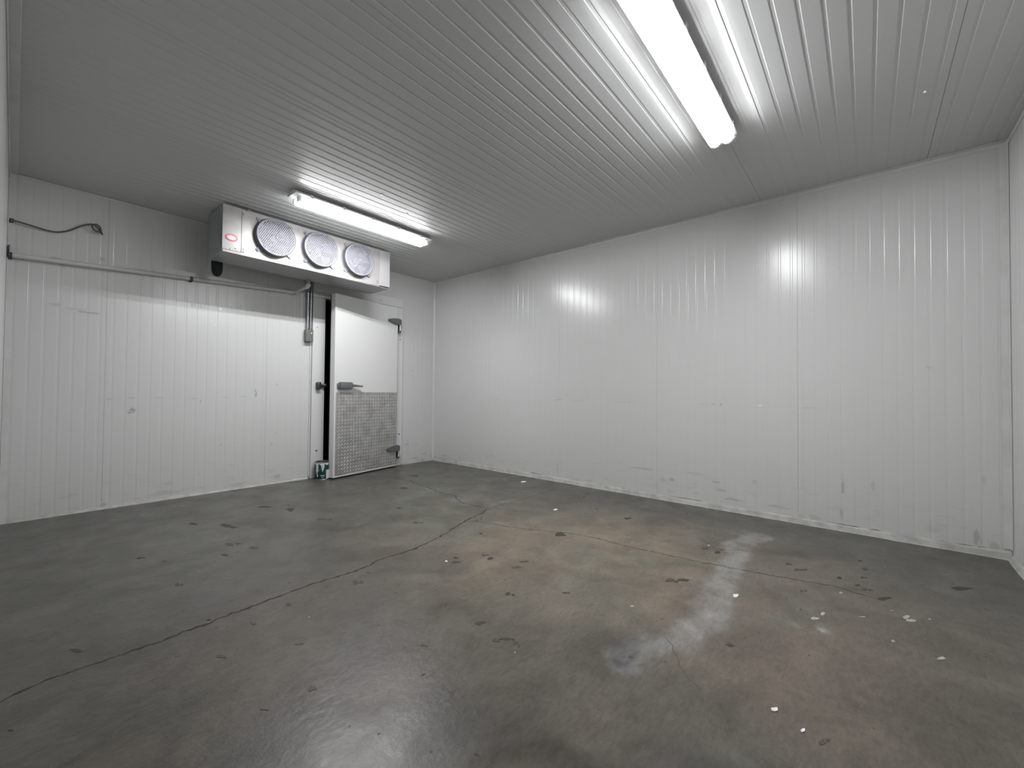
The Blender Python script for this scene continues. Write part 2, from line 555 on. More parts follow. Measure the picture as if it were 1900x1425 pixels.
def build_floor():
    step = .02
    nx = int(round((RX1 - RX0) / step)); ny = int(round((RY1 - RY0) / step))
    xs = np.linspace(RX0, RX1, nx + 1); ys = np.linspace(RY0, RY1, ny + 1)
    X, Y = np.meshgrid(xs, ys, indexing='ij')
    verts = np.stack([X.ravel(), Y.ravel(), np.zeros(X.size)], 1)
    i = np.arange(nx)[:, None] * (ny + 1) + np.arange(ny)[None, :]
    faces = np.stack([i, i + ny + 1, i + ny + 2, i + 1], -1).reshape(-1, 4)
    me = bpy.data.meshes.new('floor')
    me.vertices.add(len(verts)); me.vertices.foreach_set('co', verts.ravel())
    me.loops.add(faces.size); me.loops.foreach_set('vertex_index', faces.ravel())
    me.polygons.add(len(faces)); me.polygons.foreach_set('loop_start', np.arange(len(faces)) * 4)
    me.polygons.foreach_set('loop_total', np.full(len(faces), 4))
    me.update(calc_edges=True)
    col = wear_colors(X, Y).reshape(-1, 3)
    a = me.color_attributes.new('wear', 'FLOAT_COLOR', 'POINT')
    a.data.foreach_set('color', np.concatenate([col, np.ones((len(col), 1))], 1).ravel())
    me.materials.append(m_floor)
    o = link('floor', me, (0, 0, 0), None)
    o['kind'] = 'structure'
    return o


floor = build_floor()

# ------------------------------------------------------------------ walls and ceiling: backing + ribbed panels
PITCH_R = .0757


def panel(name, m, parent, to3, u0_, u1_, v0, v1, offset=.038, depth=.0008, jn=.0012):
    """sheet with recessed flutes running along v; to3(u,v,d): d=0 face plane, positive = into the wall"""
    prof = [(u0_, .012), (u0_ + .0003, jn), (u0_ + jn, 0)]
    w = u1_ - u0_
    n = max(1, int(round(w / PITCH_R)))
    pr = w / n
    for k in range(n):
        c = u0_ + pr * (k + .5)
        prof += [(c - .0092, 0), (c - .0062, depth), (c + .0062, depth), (c + .0092, 0)]
    prof += [(u1_ - jn, 0), (u1_ - .0003, jn), (u1_, .012)]
    bm = NB()
    a = [bm.verts.new(to3(u, v0, d)) for u, d in prof]
    b = [bm.verts.new(to3(u, v1, d)) for u, d in prof]
    for k in range(len(prof) - 1):
        bm.faces.new((a[k], a[k + 1], b[k + 1], b[k]))
    bmesh.ops.recalc_face_normals(bm, faces=bm.faces)
    return obj(name, bm, m, parent)


# back wall (with the doorway cut out)
DX0, DX1, DZ = -1.545, -.66, 1.95
bm = NB()
box(bm, XL - .12, DX0, .010, .115, 0, H)
box(bm, DX1, .12, .010, .115, 0, H)
box(bm, DX0, DX1, .010, .115, DZ, H)
wall_back = obj('wall_back', bm, m_slab, kind='structure')
toA = lambda u, v, d: Vector((u, d, v))
jA = [XL, -3.28, -2.12, DX0]
for a, b in zip(jA, jA[1:]):
    panel('panel', m_wall, wall_back, toA, a, b, 0, H)
panel('panel', m_wall, wall_back, toA, DX0, DX1, DZ, H)
panel('panel', m_wall, wall_back, toA, DX1, 0, 0, H)

# right wall
bm = NB(); box(bm, .010, .12, YF - .12, .12, 0, H)
wall_right = obj('wall_right', bm, m_slab, kind='structure')
toB = lambda u, v, d: Vector((d, u, v))
jB = [YF, -4.181, -3.126, -2.06, -1.016, 0]
for a, b in zip(jB, jB[1:]):
    panel('panel', m_wall, wall_right, toB, a, b, 0, H)

# front wall (right edge of the frame)
bm = NB(); box(bm, XL - .12, .12, YF - .12, YF - .010, 0, H)
wall_front = obj('wall_front', bm, m_slab, kind='structure')
toD = lambda u, v, d: Vector((u, YF - d, v))
jD = [XL, -3.1, -2.05, -1.0, 0]
for a, b in zip(jD, jD[1:]):
    panel('panel', m_wall, wall_front, toD, a, b, 0, H)

# left wall, which the camera almost touches
bm = NB(); box(bm, XL - .12, XL - .010, YF - .12, .12, 0, H)
wall_left = obj('wall_left', bm, m_slab, kind='structure')
toC = lambda u, v, d: Vector((XL - d, u, v))
jC = [YF, -4.2, -3.15, -2.1, -1.05, 0]
for a, b in zip(jC, jC[1:]):
    panel('panel', m_wall, wall_left, toC, a, b, 0, H)

# ceiling
bm = NB(); box(bm, XL - .12, .12, YF - .12, .12, H + .010, H + .12)
ceiling = obj('ceiling', bm, m_slab, kind='structure')
toE = lambda u, v, d: Vector((v, u, H + d))
jE = [YF, -4.872, -3.95, -3.095, -2.31, -1.40, -.50, 0]
for a, b in zip(jE, jE[1:]):
    panel('panel', m_ceil, ceiling, toE, a, b, XL, 0, depth=.0018, jn=.0028)
# a few screws in the ceiling sheets
for x, y in ((-3.775, -.72), (-1.95, -1.74), (-.86, -4.80), (-1.62, -1.60), (-2.28, -1.04)):
    bm = NB(); lathe(bm, [(.011, 0), (.010, .004), (0, .006)], (x, y, H), (Vector((1, 0, 0)), Vector((0, 1, 0)), Vector((0, 0, -1))), 10)
    obj('screw', bm, m_screwbright, ceiling)

# trims
def strip(name, x0, x1, y0, y1, z0, z1, m=None, bev=.002, lab=None):
    bm = NB(); box(bm, x0, x1, y0, y1, z0, z1, bevel=bev)
    return obj(name, bm, m or m_trim, kind='structure')


bm = NB()
prism(bm, [(-.022, -.001), (-.001, -.001), (-.001, -.022), (-.006, -.020), (-.020, -.006)], lambda u, v, t: Vector((u, v, t)), 0.02, H - .001)
obj('trim_1', bm, m_trim, kind='structure')
strip('trim_2', -.004, -.0002, YF, -.002, H - .030, H - .001)                       # right wall, under ceiling
strip('trim_3', -.030, -.0002, YF + .001, -.002, H - .0045, H - .0002)
strip('trim_4', XL + .0002, XL + .040, YF + .001, -.001, H - .006, H - .0002)        # left wall on the ceiling
strip('trim_5', XL + .0002, XL + .006, YF + .001, -.001, H - .045, H - .007)
bm = NB()
prism(bm, [(XL + .001, -.001), (XL + .034, -.001), (XL + .034, -.006), (XL + .007, -.008), (XL + .006, -.034), (XL + .001, -.034)],
      lambda u, v, t: Vector((u, v, t)), 0.001, H - .007)
obj('trim_6', bm, m_trim, kind='structure')                                          # left back corner
bm = NB()
prism(bm, [(-.001, YF + .001), (-.034, YF + .001), (-.034, YF + .006), (-.008, YF + .008), (-.006, YF + .034), (-.001, YF + .034)],
      lambda u, v, t: Vector((u, v, t)), .06, H - .006)
obj('trim_7', bm, m_trim, kind='structure')                                          # right front corner
strip('trim_8', XL + .042, -.001, -.004, -.0002, H - .02, H - .001)
strip('trim_9', XL + .042, -.032, YF + .0002, YF + .004, H - .03, H - .001)


# curbs: uneven, hand-painted edge where the panels meet the slab
def curb(name, p0, p1, inward, h, t, seed):
    r = random.Random(seed)
    p0 = Vector(p0); p1 = Vector(p1); inward = Vector(inward)
    Lg = (p1 - p0).length; n = int(Lg / .05)
    bm = NB(); rows = []
    hh = h; tt = t
    for i in range(n + 1):
        hh += (h - hh) * .3 + r.uniform(-.0035, .0035)
        tt += (t - tt) * .3 + r.uniform(-.003, .003)
        q = p0.lerp(p1, i / n)
        rows.append([bm.verts.new(q + inward * a + Vector((0, 0, b))) for a, b in
                     ((tt + .006, .0004), (tt + .001, .004), (tt * .55, hh * .8), (.003, hh), (.0003, hh + .001))])
    for a, b in zip(rows, rows[1:]):
        for k in range(4):
            bm.faces.new((a[k], a[k + 1], b[k + 1], b[k]))
    bmesh.ops.recalc_face_normals(bm, faces=bm.faces)
    return obj(name, bm, m_curb, kind='structure')


curb('baseboard_right', (0, -.004, 0), (0, YF + .002, 0), (-1, 0, 0), .040, .022, 3)
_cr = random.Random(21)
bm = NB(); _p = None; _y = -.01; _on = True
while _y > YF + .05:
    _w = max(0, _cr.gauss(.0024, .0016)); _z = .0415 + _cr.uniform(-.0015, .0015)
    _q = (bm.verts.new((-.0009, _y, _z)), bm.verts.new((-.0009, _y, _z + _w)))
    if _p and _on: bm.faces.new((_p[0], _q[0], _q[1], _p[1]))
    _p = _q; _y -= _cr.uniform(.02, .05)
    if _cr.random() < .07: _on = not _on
obj('seam', bm, mat('dark_seam', (.10, .095, .085), .7, noise=(30, .6, (.25, .24, .22))), bpy.data.objects['baseboard_right'])  # thin dark broken line of uneven width along the curb top
curb('baseboard_back', (XL + .002, 0, 0), (-1.70, 0, 0), (0, -1, 0), .016, .010, 4)
curb('baseboard_corner', (-.52, 0, 0), (-.024, 0, 0), (0, -1, 0), .034, .016, 5)
curb('baseboard_front', (XL + .002, YF, 0), (-.024, YF, 0), (0, 1, 0), .030, .018, 6)

# dark passage behind the door
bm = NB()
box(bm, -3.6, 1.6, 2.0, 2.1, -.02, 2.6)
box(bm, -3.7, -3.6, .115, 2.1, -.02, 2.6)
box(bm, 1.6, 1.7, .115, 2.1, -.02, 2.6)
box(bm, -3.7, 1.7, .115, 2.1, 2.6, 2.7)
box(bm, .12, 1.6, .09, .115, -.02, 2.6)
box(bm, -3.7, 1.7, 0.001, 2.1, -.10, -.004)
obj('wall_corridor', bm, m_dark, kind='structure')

# ------------------------------------------------------------------ floor cracks, scraps of old adhesive, paint drops
def ribbon(name, pts, w, m, seed, z=.0012):
    r = random.Random(seed)
    P = []
    for a, b in zip(pts, pts[1:]):
        a = Vector((*a, 0)); b = Vector((*b, 0))
        n = max(2, int((b - a).length / .018))
        pr = Vector((-(b - a).y, (b - a).x, 0)).normalized()
        for k in range(n):
            j = 0 if k == 0 else r.uniform(-.006, .006)
            P.append(a.lerp(b, k / n) + pr * j)
    P.append(Vector((*pts[-1], 0)))
    bm = NB(); rows = []
    for i, q in enumerate(P):
        d = (P[min(i + 1, len(P) - 1)] - P[max(i - 1, 0)]).normalized()
        pr = Vector((-d.y, d.x, 0))
        end = min(1, i / 4, (len(P) - 1 - i) / 4)
        ww = w * (.5 + r.random() * 1.0) * (.15 + .85 * end)
        rows.append((bm.verts.new(q + pr * ww * r.uniform(.35, .65) + Vector((0, 0, .0002))),
                     bm.verts.new(q + Vector((0, 0, z * .5))),
                     bm.verts.new(q - pr * ww * r.uniform(.35, .65) + Vector((0, 0, .0002)))))
    for a, b in zip(rows, rows[1:]):
        bm.faces.new((a[0], a[1], b[1], b[0])); bm.faces.new((a[1], a[2], b[2], b[1]))
    bmesh.ops.recalc_face_normals(bm, faces=bm.faces)
    for f in bm.faces:
        if f.normal.z < 0: f.normal_flip()
    return obj(name, bm, m, floor)


C1 = [(-3.785, -2.59), (-3.749, -2.574), (-3.685, -2.546), (-3.656, -2.534), (-3.626, -2.537), (-3.576, -2.537), (-3.525, -2.544), (-3.49, -2.539), (-3.447, -2.537), (-3.365, -2.546), (-3.296, -2.528), (-3.228, -2.537), (-3.128, -2.514), (-3.07, -2.521), (-2.978, -2.504), (-2.871, -2.501), (-2.78, -2.495), (-2.625, -2.516), (-2.485, -2.513), (-2.416, -2.481), (-2.262, -2.49), (-2.19, -2.495), (-2.024, -2.465), (-1.848, -2.418), (-1.7, -2.362), (-1.544, -2.31), (-1.368, -2.278), (-1.255, -2.223)]
C1b = [(-1.255, -2.223), (-1.122, -2.226), (-0.822, -2.244), (-0.584, -2.245), (-0.284, -2.253)]
C2 = [(-1.244, -2.212), (-1.257, -2.077), (-1.262, -1.919), (-1.201, -1.798), (-1.142, -1.72), (-1.158, -1.552), (-1.107, -1.317), (-1.071, -1.074), (-1.024, -0.856), (-1.05, -0.621)]
C3 = [(-1.545, -2.367), (-1.505, -2.544), (-1.467, -2.712), (-1.388, -2.885), (-1.312, -3.052), (-1.276, -3.234), (-1.285, -3.424), (-1.254, -3.679), (-1.236, -3.853), (-1.187, -4.111), (-1.145, -4.285), (-1.106, -4.447), (-1.126, -4.55), (-1.141, -4.626)]
C4 = [(-0.979, -1.987), (-0.69, -1.941), (-0.617, -2.208)]
C6 = [(-2.085, -3.947), (-2.126, -4.008), (-2.238, -4.072), (-2.284, -4.119), (-2.308, -4.16)]
C7 = [(-1.1, -1.078), (-1.209, -1.102), (-1.269, -1.106)]
ribbon('crack', C1, .0115, m_crack, 1)
ribbon('crack', C1b, .008, m_crackf, 2)
ribbon('crack', C2, .0085, m_crack, 3)
ribbon('crack', C3, .0060, m_crack, 4)
ribbon('crack', C4, .009, m_crackf, 5)
ribbon('crack', C6, .0035, m_crackf, 6)
ribbon('crack', C7, .007, m_crackf, 7)
ribbon('crack', [(-1.62, -2.30), (-1.56, -2.38), (-1.47, -2.37), (-1.42, -2.32)], .006, m_crack, 8)

DARK = [(-2.906, -0.958, 0.015, -0.017, -0.008, -0.036), (-2.763, -1.189, 0.032, -0.036, -0.015, -0.053), (-2.859, -1.607, 0.028, -0.031, -0.011, -0.036), (-2.945, -1.765, 0.012, -0.014, -0.005, -0.018), (-2.797, -1.758, 0.019, -0.021, -0.008, -0.024), (-2.415, -0.841, 0.031, -0.035, -0.012, -0.034), (-2.305, -1.08, 0.025, -0.028, -0.019, -0.047), (-2.25, -1.522, 0.031, -0.035, -0.012, -0.025), (-1.705, -1.677, 0.012, -0.013, -0.019, -0.027), (-1.851, -2.101, 0.026, -0.029, -0.015, -0.02), (-0.846, -0.712, 0.032, -0.035, -0.027, -0.037), (-1.275, -1.133, 0.024, -0.027, -0.02, -0.028), (-3.206, -2.018, 0.012, -0.014, -0.006, -0.028), (-2.625, -2.637, 0.017, -0.02, -0.015, -0.027), (-2.534, -2.589, 0.007, -0.008, -0.005, -0.009), (-2.941, -2.62, 0.008, -0.009, -0.006, -0.015), (-3.207, -2.501, 0.007, -0.008, -0.002, -0.007), (-3.099, -2.673, 0.007, -0.008, -0.006, -0.017), (-3.579, -2.389, 0.015, -0.017, -0.001, -0.013), (-3.25, -2.82, 0.016, -0.019, -0.002, -0.009), (-2.74, -3.306, 0.008, -0.009, -0.006, -0.008), (-2.842, -3.434, 0.004, -0.004, -0.005, -0.006), (-3.112, -3.223, 0.008, -0.009, -0.008, -0.017), (-3.246, -3.205, 0.007, -0.008, -0.002, -0.006), (-1.713, -2.602, 0.01, -0.011, -0.015, -0.015), (-2.101, -2.781, 0.012, -0.014, -0.011, -0.012), (-2.142, -2.826, 0.016, -0.018, -0.015, -0.016), (-1.963, -2.877, 0.012, -0.014, -0.017, -0.017), (-1.973, -2.937, 0.014, -0.016, -0.014, -0.013), (-1.887, -3.103, 0.014, -0.016, -0.015, -0.012), (-2.228, -3.291, 0.013, -0.015, -0.016, -0.014), (-2.49, -3.36, 0.012, -0.013, -0.011, -0.011), (-2.536, -3.489, 0.008, -0.009, -0.01, -0.009), (-2.504, -3.515, 0.016, -0.019, -0.007, -0.006), (-2.504, -3.558, 0.007, -0.008, -0.018, -0.015), (-1.374, -2.999, 0.024, -0.027, -0.045, -0.03), (-2.042, -3.48, 0.01, -0.012, -0.009, -0.006), (-1.574, -3.815, 0.02, -0.023, -0.028, -0.01), (-1.531, -3.855, 0.015, -0.017, -0.022, -0.007), (-1.002, -3.811, 0.011, -0.012, -0.024, -0.007), (-1.019, -3.883, 0.013, -0.015, -0.028, -0.007), (-0.938, -4.235, 0.01, -0.011, -0.018, -0.002), (-0.981, -4.294, 0.021, -0.024, -0.025, -0.002), (-1.017, -4.531, 0.013, -0.014, -0.015, -0.0), (-1.04, -4.566, 0.016, -0.018, -0.022, 0.0), (-0.969, -4.457, 0.007, -0.009, -0.02, -0.001), (-0.875, -4.555, 0.011, -0.013, -0.017, -0.0), (-0.739, -4.559, 0.012, -0.013, -0.014, -0.0), (-0.602, -4.537, 0.008, -0.009, -0.015, -0.0), (-1.274, -4.332, 0.01, -0.012, -0.017, -0.002), (-1.107, -4.627, 0.022, -0.025, -0.021, 0.0), (-0.727, -4.914, 0.036, -0.041, -0.042, 0.005), (-2.297, -3.918, 0.005, -0.006, -0.007, -0.003), (-1.983, -4.173, 0.009, -0.011, -0.011, -0.003), (-2.294, -4.477, 0.009, -0.01, -0.016, -0.001), (-2.944, -3.788, 0.004, -0.004, -0.005, -0.005), (-3.266, -1.461, 0.014, -0.015, -0.003, -0.02), (-3.19, -1.626, 0.011, -0.013, -0.003, -0.018), (-0.741, -3.187, 0.019, -0.021, -0.026, -0.012), (-0.951, -3.896, 0.009, -0.01, -0.014, -0.003), (-0.254, -2.577, 0.01, -0.011, -0.018, -0.011), (-0.388, -2.61, 0.008, -0.009, -0.017, -0.01), (-3.037, -2.949, 0.008, -0.009, -0.003, -0.007), (-3.728, -2.759, 0.004, -0.004, 0.0, -0.007), (-2.567, -2.88, 0.003, -0.004, -0.006, -0.009)]
OLIVE = [(-1.972, -3.116, 0.021, -0.024, -0.016, -0.013)]
WHITE = [(-1.954, -3.77, 0.006, -0.007, -0.009, -0.004), (-1.541, -4.398, 0.015, -0.017, -0.018, -0.001), (-1.47, -4.421, 0.008, -0.009, -0.022, -0.001), (-1.174, -4.471, 0.009, -0.01, -0.014, -0.001), (-1.391, -4.551, 0.012, -0.014, -0.011, -0.0), (-1.234, -4.651, 0.007, -0.008, -0.009, 0.0), (-1.265, -4.696, 0.012, -0.014, -0.036, 0.002), (-1.291, -4.711, 0.017, -0.019, -0.023, 0.001), (-1.223, -4.77, 0.005, -0.006, -0.012, 0.001), (-1.542, -4.643, 0.007, -0.008, -0.012, 0.0), (-0.928, -3.813, 0.009, -0.01, -0.015, -0.004), (-2.929, -2.788, 0.003, -0.003, -0.003, -0.006), (-1.569, -4.772, 0.014, -0.016, -0.018, 0.002), (-2.55, -3.589, 0.003, -0.003, -0.004, -0.003)]


def flat_scrap(spec, seed, th, sharp=False):
    """torn patch: one or two ragged angular pieces"""
    cx, cy, ux, uy, vx, vy = spec
    r = random.Random(seed)
    bm = NB()
    parts = [(0, 0, 1.0)]
    if sharp and r.random() < .6:
        parts = [(-.35, r.uniform(-.3, .3), .75), (.55, r.uniform(-.4, .4), .5)]
    for i, (pa, pb, k_) in enumerate(parts):
        n = r.choice([6, 7, 8, 9])
        a0 = r.random() * 6.28
        rot = r.uniform(-.5, .5)
        pts = []
        for k in range(n):
            a = a0 + 2 * math.pi * k / n + r.uniform(-.3, .3)
            q = (r.uniform(.42, 1.15) if sharp else r.uniform(.5, 1.05)) * k_
            c_, s_ = math.cos(a + rot) * q + pa, math.sin(a + rot) * q + pb
            pts.append((cx + ux * c_ + vx * s_, cy + uy * c_ + vy * s_))
        prism(bm, pts, lambda u, v, t: Vector((u, v, t)), .0001, th + .0001 * i)
    bmesh.ops.recalc_face_normals(bm, faces=bm.faces)
    return bm


m_flake2 = mat('brown_scrap', (.055, .047, .038), .6, noise=(70, .8, (.08, .07, .056)))
m_olive = mat('olive_scrap', (.075, .066, .03), .6, noise=(60, .7, (.11, .095, .05)))
for i, s in enumerate(DARK):
    s = s[:2] + tuple(q * 1.28 for q in s[2:])
    obj('stain', flat_scrap(s, 100 + i, .0009, True), m_flake if (i * 7) % 5 < 3 else m_flake2, floor)
for i, s in enumerate(OLIVE):
    obj('stain', flat_scrap(s, 300 + i, .0009), m_olive, floor)
for i, s in enumerate(WHITE):
    obj('paint_drop', flat_scrap(s, 400 + i, .0010), m_white, floor)

# pits and specks: too many and too small to count
r = random.Random(99)
bm = NB()
k = 0
while k < 620:
    x = r.uniform(XL + .05, -.1); y = r.uniform(YF + .1, -.1)
    w_ = math.exp(-((x + 1.75) ** 2 / 1.3 + (y + 3.5) ** 2 / 2.2))
    if r.random() > .12 + .9 * w_: continue
    k += 1
    sz = r.uniform(.0012, .0032) if r.random() < .85 else r.uniform(.003, .0065)
    st = r.uniform(.5, 1.0); a0 = r.random() * 6.28
    vs = []
    for q in range(5):
        a = a0 + q * 1.2566
        rr_ = sz * r.uniform(.6, 1.1)
        vs.append(bm.verts.new((x + rr_ * math.cos(a), y + rr_ * st * math.sin(a), .0006)))
    bm.faces.new(vs)
obj('pits', bm, m_flake2, floor, kind='stuff')
# smear streaks
# loose pale scraps: things lying on the floor
SCRAPS = [((-0.262, -1.804, 0.026, -0.028, -0.034, -0.027), 'flat white scrap lying near the far end of the right wall, closest to its curb'),
          ((-0.91, -2.653, 0.015, -0.017, -0.030, -0.020), 'small white scrap on the concrete just past the crack fork, towards the right wall'),
          ((-2.172, -2.78, 0.008, -0.009, -0.010, -0.011), 'tiny white crumb lying beside two dark patches near the middle of the floor'),
          ((-1.544, -4.097, 0.015, -0.017, -0.020, -0.005), 'leaf-shaped white chip lying at the edge of the pale grey washed band'),
          ((-2.252, -4.354, 0.010, -0.011, -0.014, -0.003), 'larger of the two white chips nearest the camera at the lower right'),
          ((-2.293, -4.429, 0.006, -0.007, -0.009, -0.002), 'smaller of the two white chips nearest the camera at the lower right')]
m_scrap = mat('white_scrap', (.80, .80, .76), .55, noise=(80, .4, (.65, .65, .6)))
for i, (s, lab) in enumerate(SCRAPS):
    cx, cy, ux, uy, vx, vy = s
    ux, uy, vx, vy = [q * .85 for q in (ux, uy, vx, vy)]
    r = random.Random(500 + i)
    bm = NB()
    n = 8; ring = []
    for k in range(n):
        a = 2 * math.pi * k / n
        q = r.uniform(.55, 1.1)
        ring.append((cx + (ux * math.cos(a) + vx * math.sin(a)) * q, cy + (uy * math.cos(a) + vy * math.sin(a)) * q, r.uniform(.0002, .0035)))
    b_ = [bm.verts.new((x, y, max(0.0001, z - .0012))) for x, y, z in ring]
    t_ = [bm.verts.new((x, y, z + .0012)) for x, y, z in ring]
    cb = bm.verts.new((cx, cy, .0001)); ct = bm.verts.new((cx, cy, .0035))
    for k in range(n):
        k2 = (k + 1) % n
        bm.faces.new((t_[k], t_[k2], ct)); bm.faces.new((b_[k2], b_[k], cb)); bm.faces.new((b_[k], b_[k2], t_[k2], t_[k]))
    tag(obj('paint_chip', bm, m_scrap, loc=(cx, cy, 0)), lab, 'debris', 'loose white chips on the floor')


# ------------------------------------------------------------------ marks on the walls (flat stains of their own shape)
def wall_mark(parent, plane, pu, pv, ru, rv, m, seed, name='smudge'):
    """soft stain: fan disc with mask 1 in the middle and 0 at the rim; plane 'A' back or 'B' right"""
    to = (lambda u, v: Vector((u, -.0005 - .00003 * (seed % 100), v))) if plane == 'A' else (lambda u, v: Vector((-.0005 - .00003 * (seed % 100), u, v)))
    r = random.Random(seed)
    bm = NB(); n = 14
    lay = bm.verts.layers.float_color.new('mask')
    def vert(u, v, k):
        w = bm.verts.new(to(u, v)); w[lay] = (k, k, k, 1); return w
    c = vert(pu, pv, 1.0)
    jit = [r.uniform(.75, 1.15) for _ in range(n)]
    r1 = [vert(pu + ru * .55 * jit[k] * math.cos(2 * math.pi * k / n), pv + rv * .55 * jit[k] * math.sin(2 * math.pi * k / n), .85) for k in range(n)]
    r2 = [vert(pu + ru * jit[k] * math.cos(2 * math.pi * k / n), pv + rv * jit[k] * math.sin(2 * math.pi * k / n), 0) for k in range(n)]
    for k in range(n):
        k2 = (k + 1) % n
        bm.faces.new((c, r1[k], r1[k2])); bm.faces.new((r1[k], r2[k], r2[k2], r1[k2]))
    bmesh.ops.recalc_face_normals(bm, faces=bm.faces)
    ref = Vector((0, -1, 0)) if plane == 'A' else Vector((-1, 0, 0))
    for f in bm.faces:
        if f.normal.dot(ref) < 0: f.normal_flip()
    return obj(name, bm, m, parent)


mk_grey = wall_material('smudge_grey', WHITE_P, .225, ((.26, .26, .26), .42))
mk_blue = wall_material('smudge_blue', WHITE_P, .225, ((.16, .24, .30), .55))
mk_faint = wall_material('smudge_faint', WHITE_P, .225, ((.36, .36, .35), .3))
mk_white = wall_material('smudge_white', WHITE_P, .225, ((.85, .86, .86), .8))
A_ = wall_back; B_ = wall_right
for i, (u, v, ru, rv, m) in enumerate([
    (-3.115, .765, .030, .030, mk_blue), (-3.13, .75, .018, .016, mk_blue), (-2.209, .90, .014, .045, mk_blue), (-2.215, .935, .007, .03, mk_blue),
    (-2.535, .917, .006, .035, mk_faint), (-2.656, .834, .010, .025, mk_grey), (-2.70, .86, .06, .012, mk_faint),
    (-2.735, 1.69, .010, .035, mk_blue), (-2.715, 1.695, .007, .030, mk_grey), (-2.69, 1.69, .006, .034, mk_grey), (-2.668, 1.69, .008, .036, mk_blue), (-2.645, 1.69, .006, .030, mk_grey),
    (-3.45, 1.54, .09, .014, mk_faint), (-3.38, 1.525, .10, .012, mk_grey), (-3.55, 1.56, .05, .02, mk_faint),
    (-3.31, 1.957, .025, .018, mk_grey), (-3.56, 1.90, .05, .012, mk_grey), (-3.52, 1.86, .03, .03, mk_faint),
    (-2.52, 1.69, .02, .022, mk_white), (-2.43, 1.70, .01, .03, mk_faint), (-2.36, 1.73, .012, .03, mk_faint), (-2.25, 1.72, .012, .035, mk_faint),
    (-2.555, 1.535, .010, .008, mk_white), (-3.25, .86, .05, .008, mk_faint), (-3.12, .87, .04, .010, mk_faint), (-2.95, .87, .06, .008, mk_faint),
    (-2.47, .87, .05, .008, mk_faint), (-2.32, .88, .05, .008, mk_faint), (-2.02, 1.0, .02, .02, mk_faint),
    (-2.492, .433, .012, .014, mk_grey), (-2.39, .44, .008, .008, mk_grey), (-2.02, .51, .01, .02, mk_faint), (-2.06, .40, .02, .03, mk_faint),
    (-2.0, .07, .05, .03, mk_grey), (-2.35, .05, .08, .02, mk_faint), (-2.9, .07, .10, .02, mk_faint), (-3.27, .03, .03, .03, mk_grey),
    (-.361, 1.218, .014, .016, mk_grey), (-.428, .25, .05, .012, mk_grey), (-.15, .10, .05, .015, mk_grey), (-.30, .06, .10, .012, mk_grey),
    (-.03, .06, .012, .06, mk_grey)]):
    wall_mark(A_, 'A', u, v, ru, rv, m, 600 + i)
for i, (u, v, ru, rv, m) in enumerate([
    (-3.60, .858, .03, .008, mk_grey), (-3.655, .858, .018, .014, mk_grey), (-3.936, .856, .018, .012, mk_white), (-3.52, .855, .07, .006, mk_faint),
    (-.60, .865, .10, .005, mk_faint), (-1.163, .847, .10, .005, mk_faint), (-2.06, .865, .08, .006, mk_grey), (-2.30, .86, .12, .005, mk_faint),
    (-2.80, .86, .15, .005, mk_faint), (-4.25, .85, .08, .006, mk_faint), (-.793, 1.016, .010, .022, mk_grey),
    (-3.18, .18, .04, .03, mk_faint), (-3.26, .19, .04, .025, mk_grey), (-3.62, .22, .05, .010, mk_grey), (-3.66, .16, .05, .008, mk_grey),
    (-3.90, .26, .03, .03, mk_faint), (-4.44, .30, .012, .08, mk_grey), (-4.43, .12, .012, .05, mk_grey), (-4.20, .05, .03, .03, mk_faint),
    (-2.98, .255, .16, .006, mk_grey), (-3.45, .27, .12, .006, mk_faint), (-5.07, .10, .020, .07, mk_grey), (-5.14, .06, .03, .05, mk_grey),
    (-5.10, .45, .012, .03, mk_faint), (-4.60, .34, .015, .05, mk_faint), (-4.05, .10, .10, .010, mk_faint), (-3.75, .10, .10, .008, mk_grey),
    (-.25, .085, .10, .010, mk_grey), (-.40, .05, .05, .012, mk_grey), (-.55, .05, .012, .03, mk_grey), (-1.016, .16, .006, .08, mk_grey),
    (-2.06, .12, .007, .10, mk_grey), (-3.126, .12, .006, .09, mk_faint), (-4.87, 1.13, .02, .008, mk_faint), (-.012, .10, .012, .10, mk_grey)]):
    wall_mark(B_, 'B', u, v, ru, rv, m, 700 + i)

# ------------------------------------------------------------------ door: frame, leaf, hardware
door = link('door_1', None, (-1.1, 0, 0), None)
door['kind'] = 'structure'
door.empty_display_size = .1
fy = -.030
def fpart(name, x0, x1, y0, y1, z0, z1, m, bev=.003):
    bm = NB(); box(bm, x0, x1, y0, y1, z0, z1, bevel=bev)
    return obj(name, bm, m, door)


fpart('jamb', -1.682, -1.546, fy, -.0005, .001, 1.948, m_frame)
fpart('jamb', -.612, -.534, fy, -.0005, .001, 2.006, m_frame)
fpart('head_casing', -1.682, -.534, fy - .001, -.0005, 2.008, 2.118, m_frame)
fpart('head_casing', -1.682, -.612, fy, -.0005, 1.950, 2.006, m_frame)
fpart('reveal', -1.552, -1.546, -.0004, .114, 0, 1.948, m_frame, 0)
for x, z, m in ((-1.639, 1.632, m_screwbright), (-1.621, .293, m_gasket), (-.86, 2.055, m_screwbright), (-.575, 1.60, m_screw), (-.573, .395, m_gasket)):
    bm = NB(); lathe(bm, [(.0085, 0), (.008, .003), (0, .0055)], (x, fy, z), 'y', 12)
    obj('screw', bm, m, door, smooth=True)

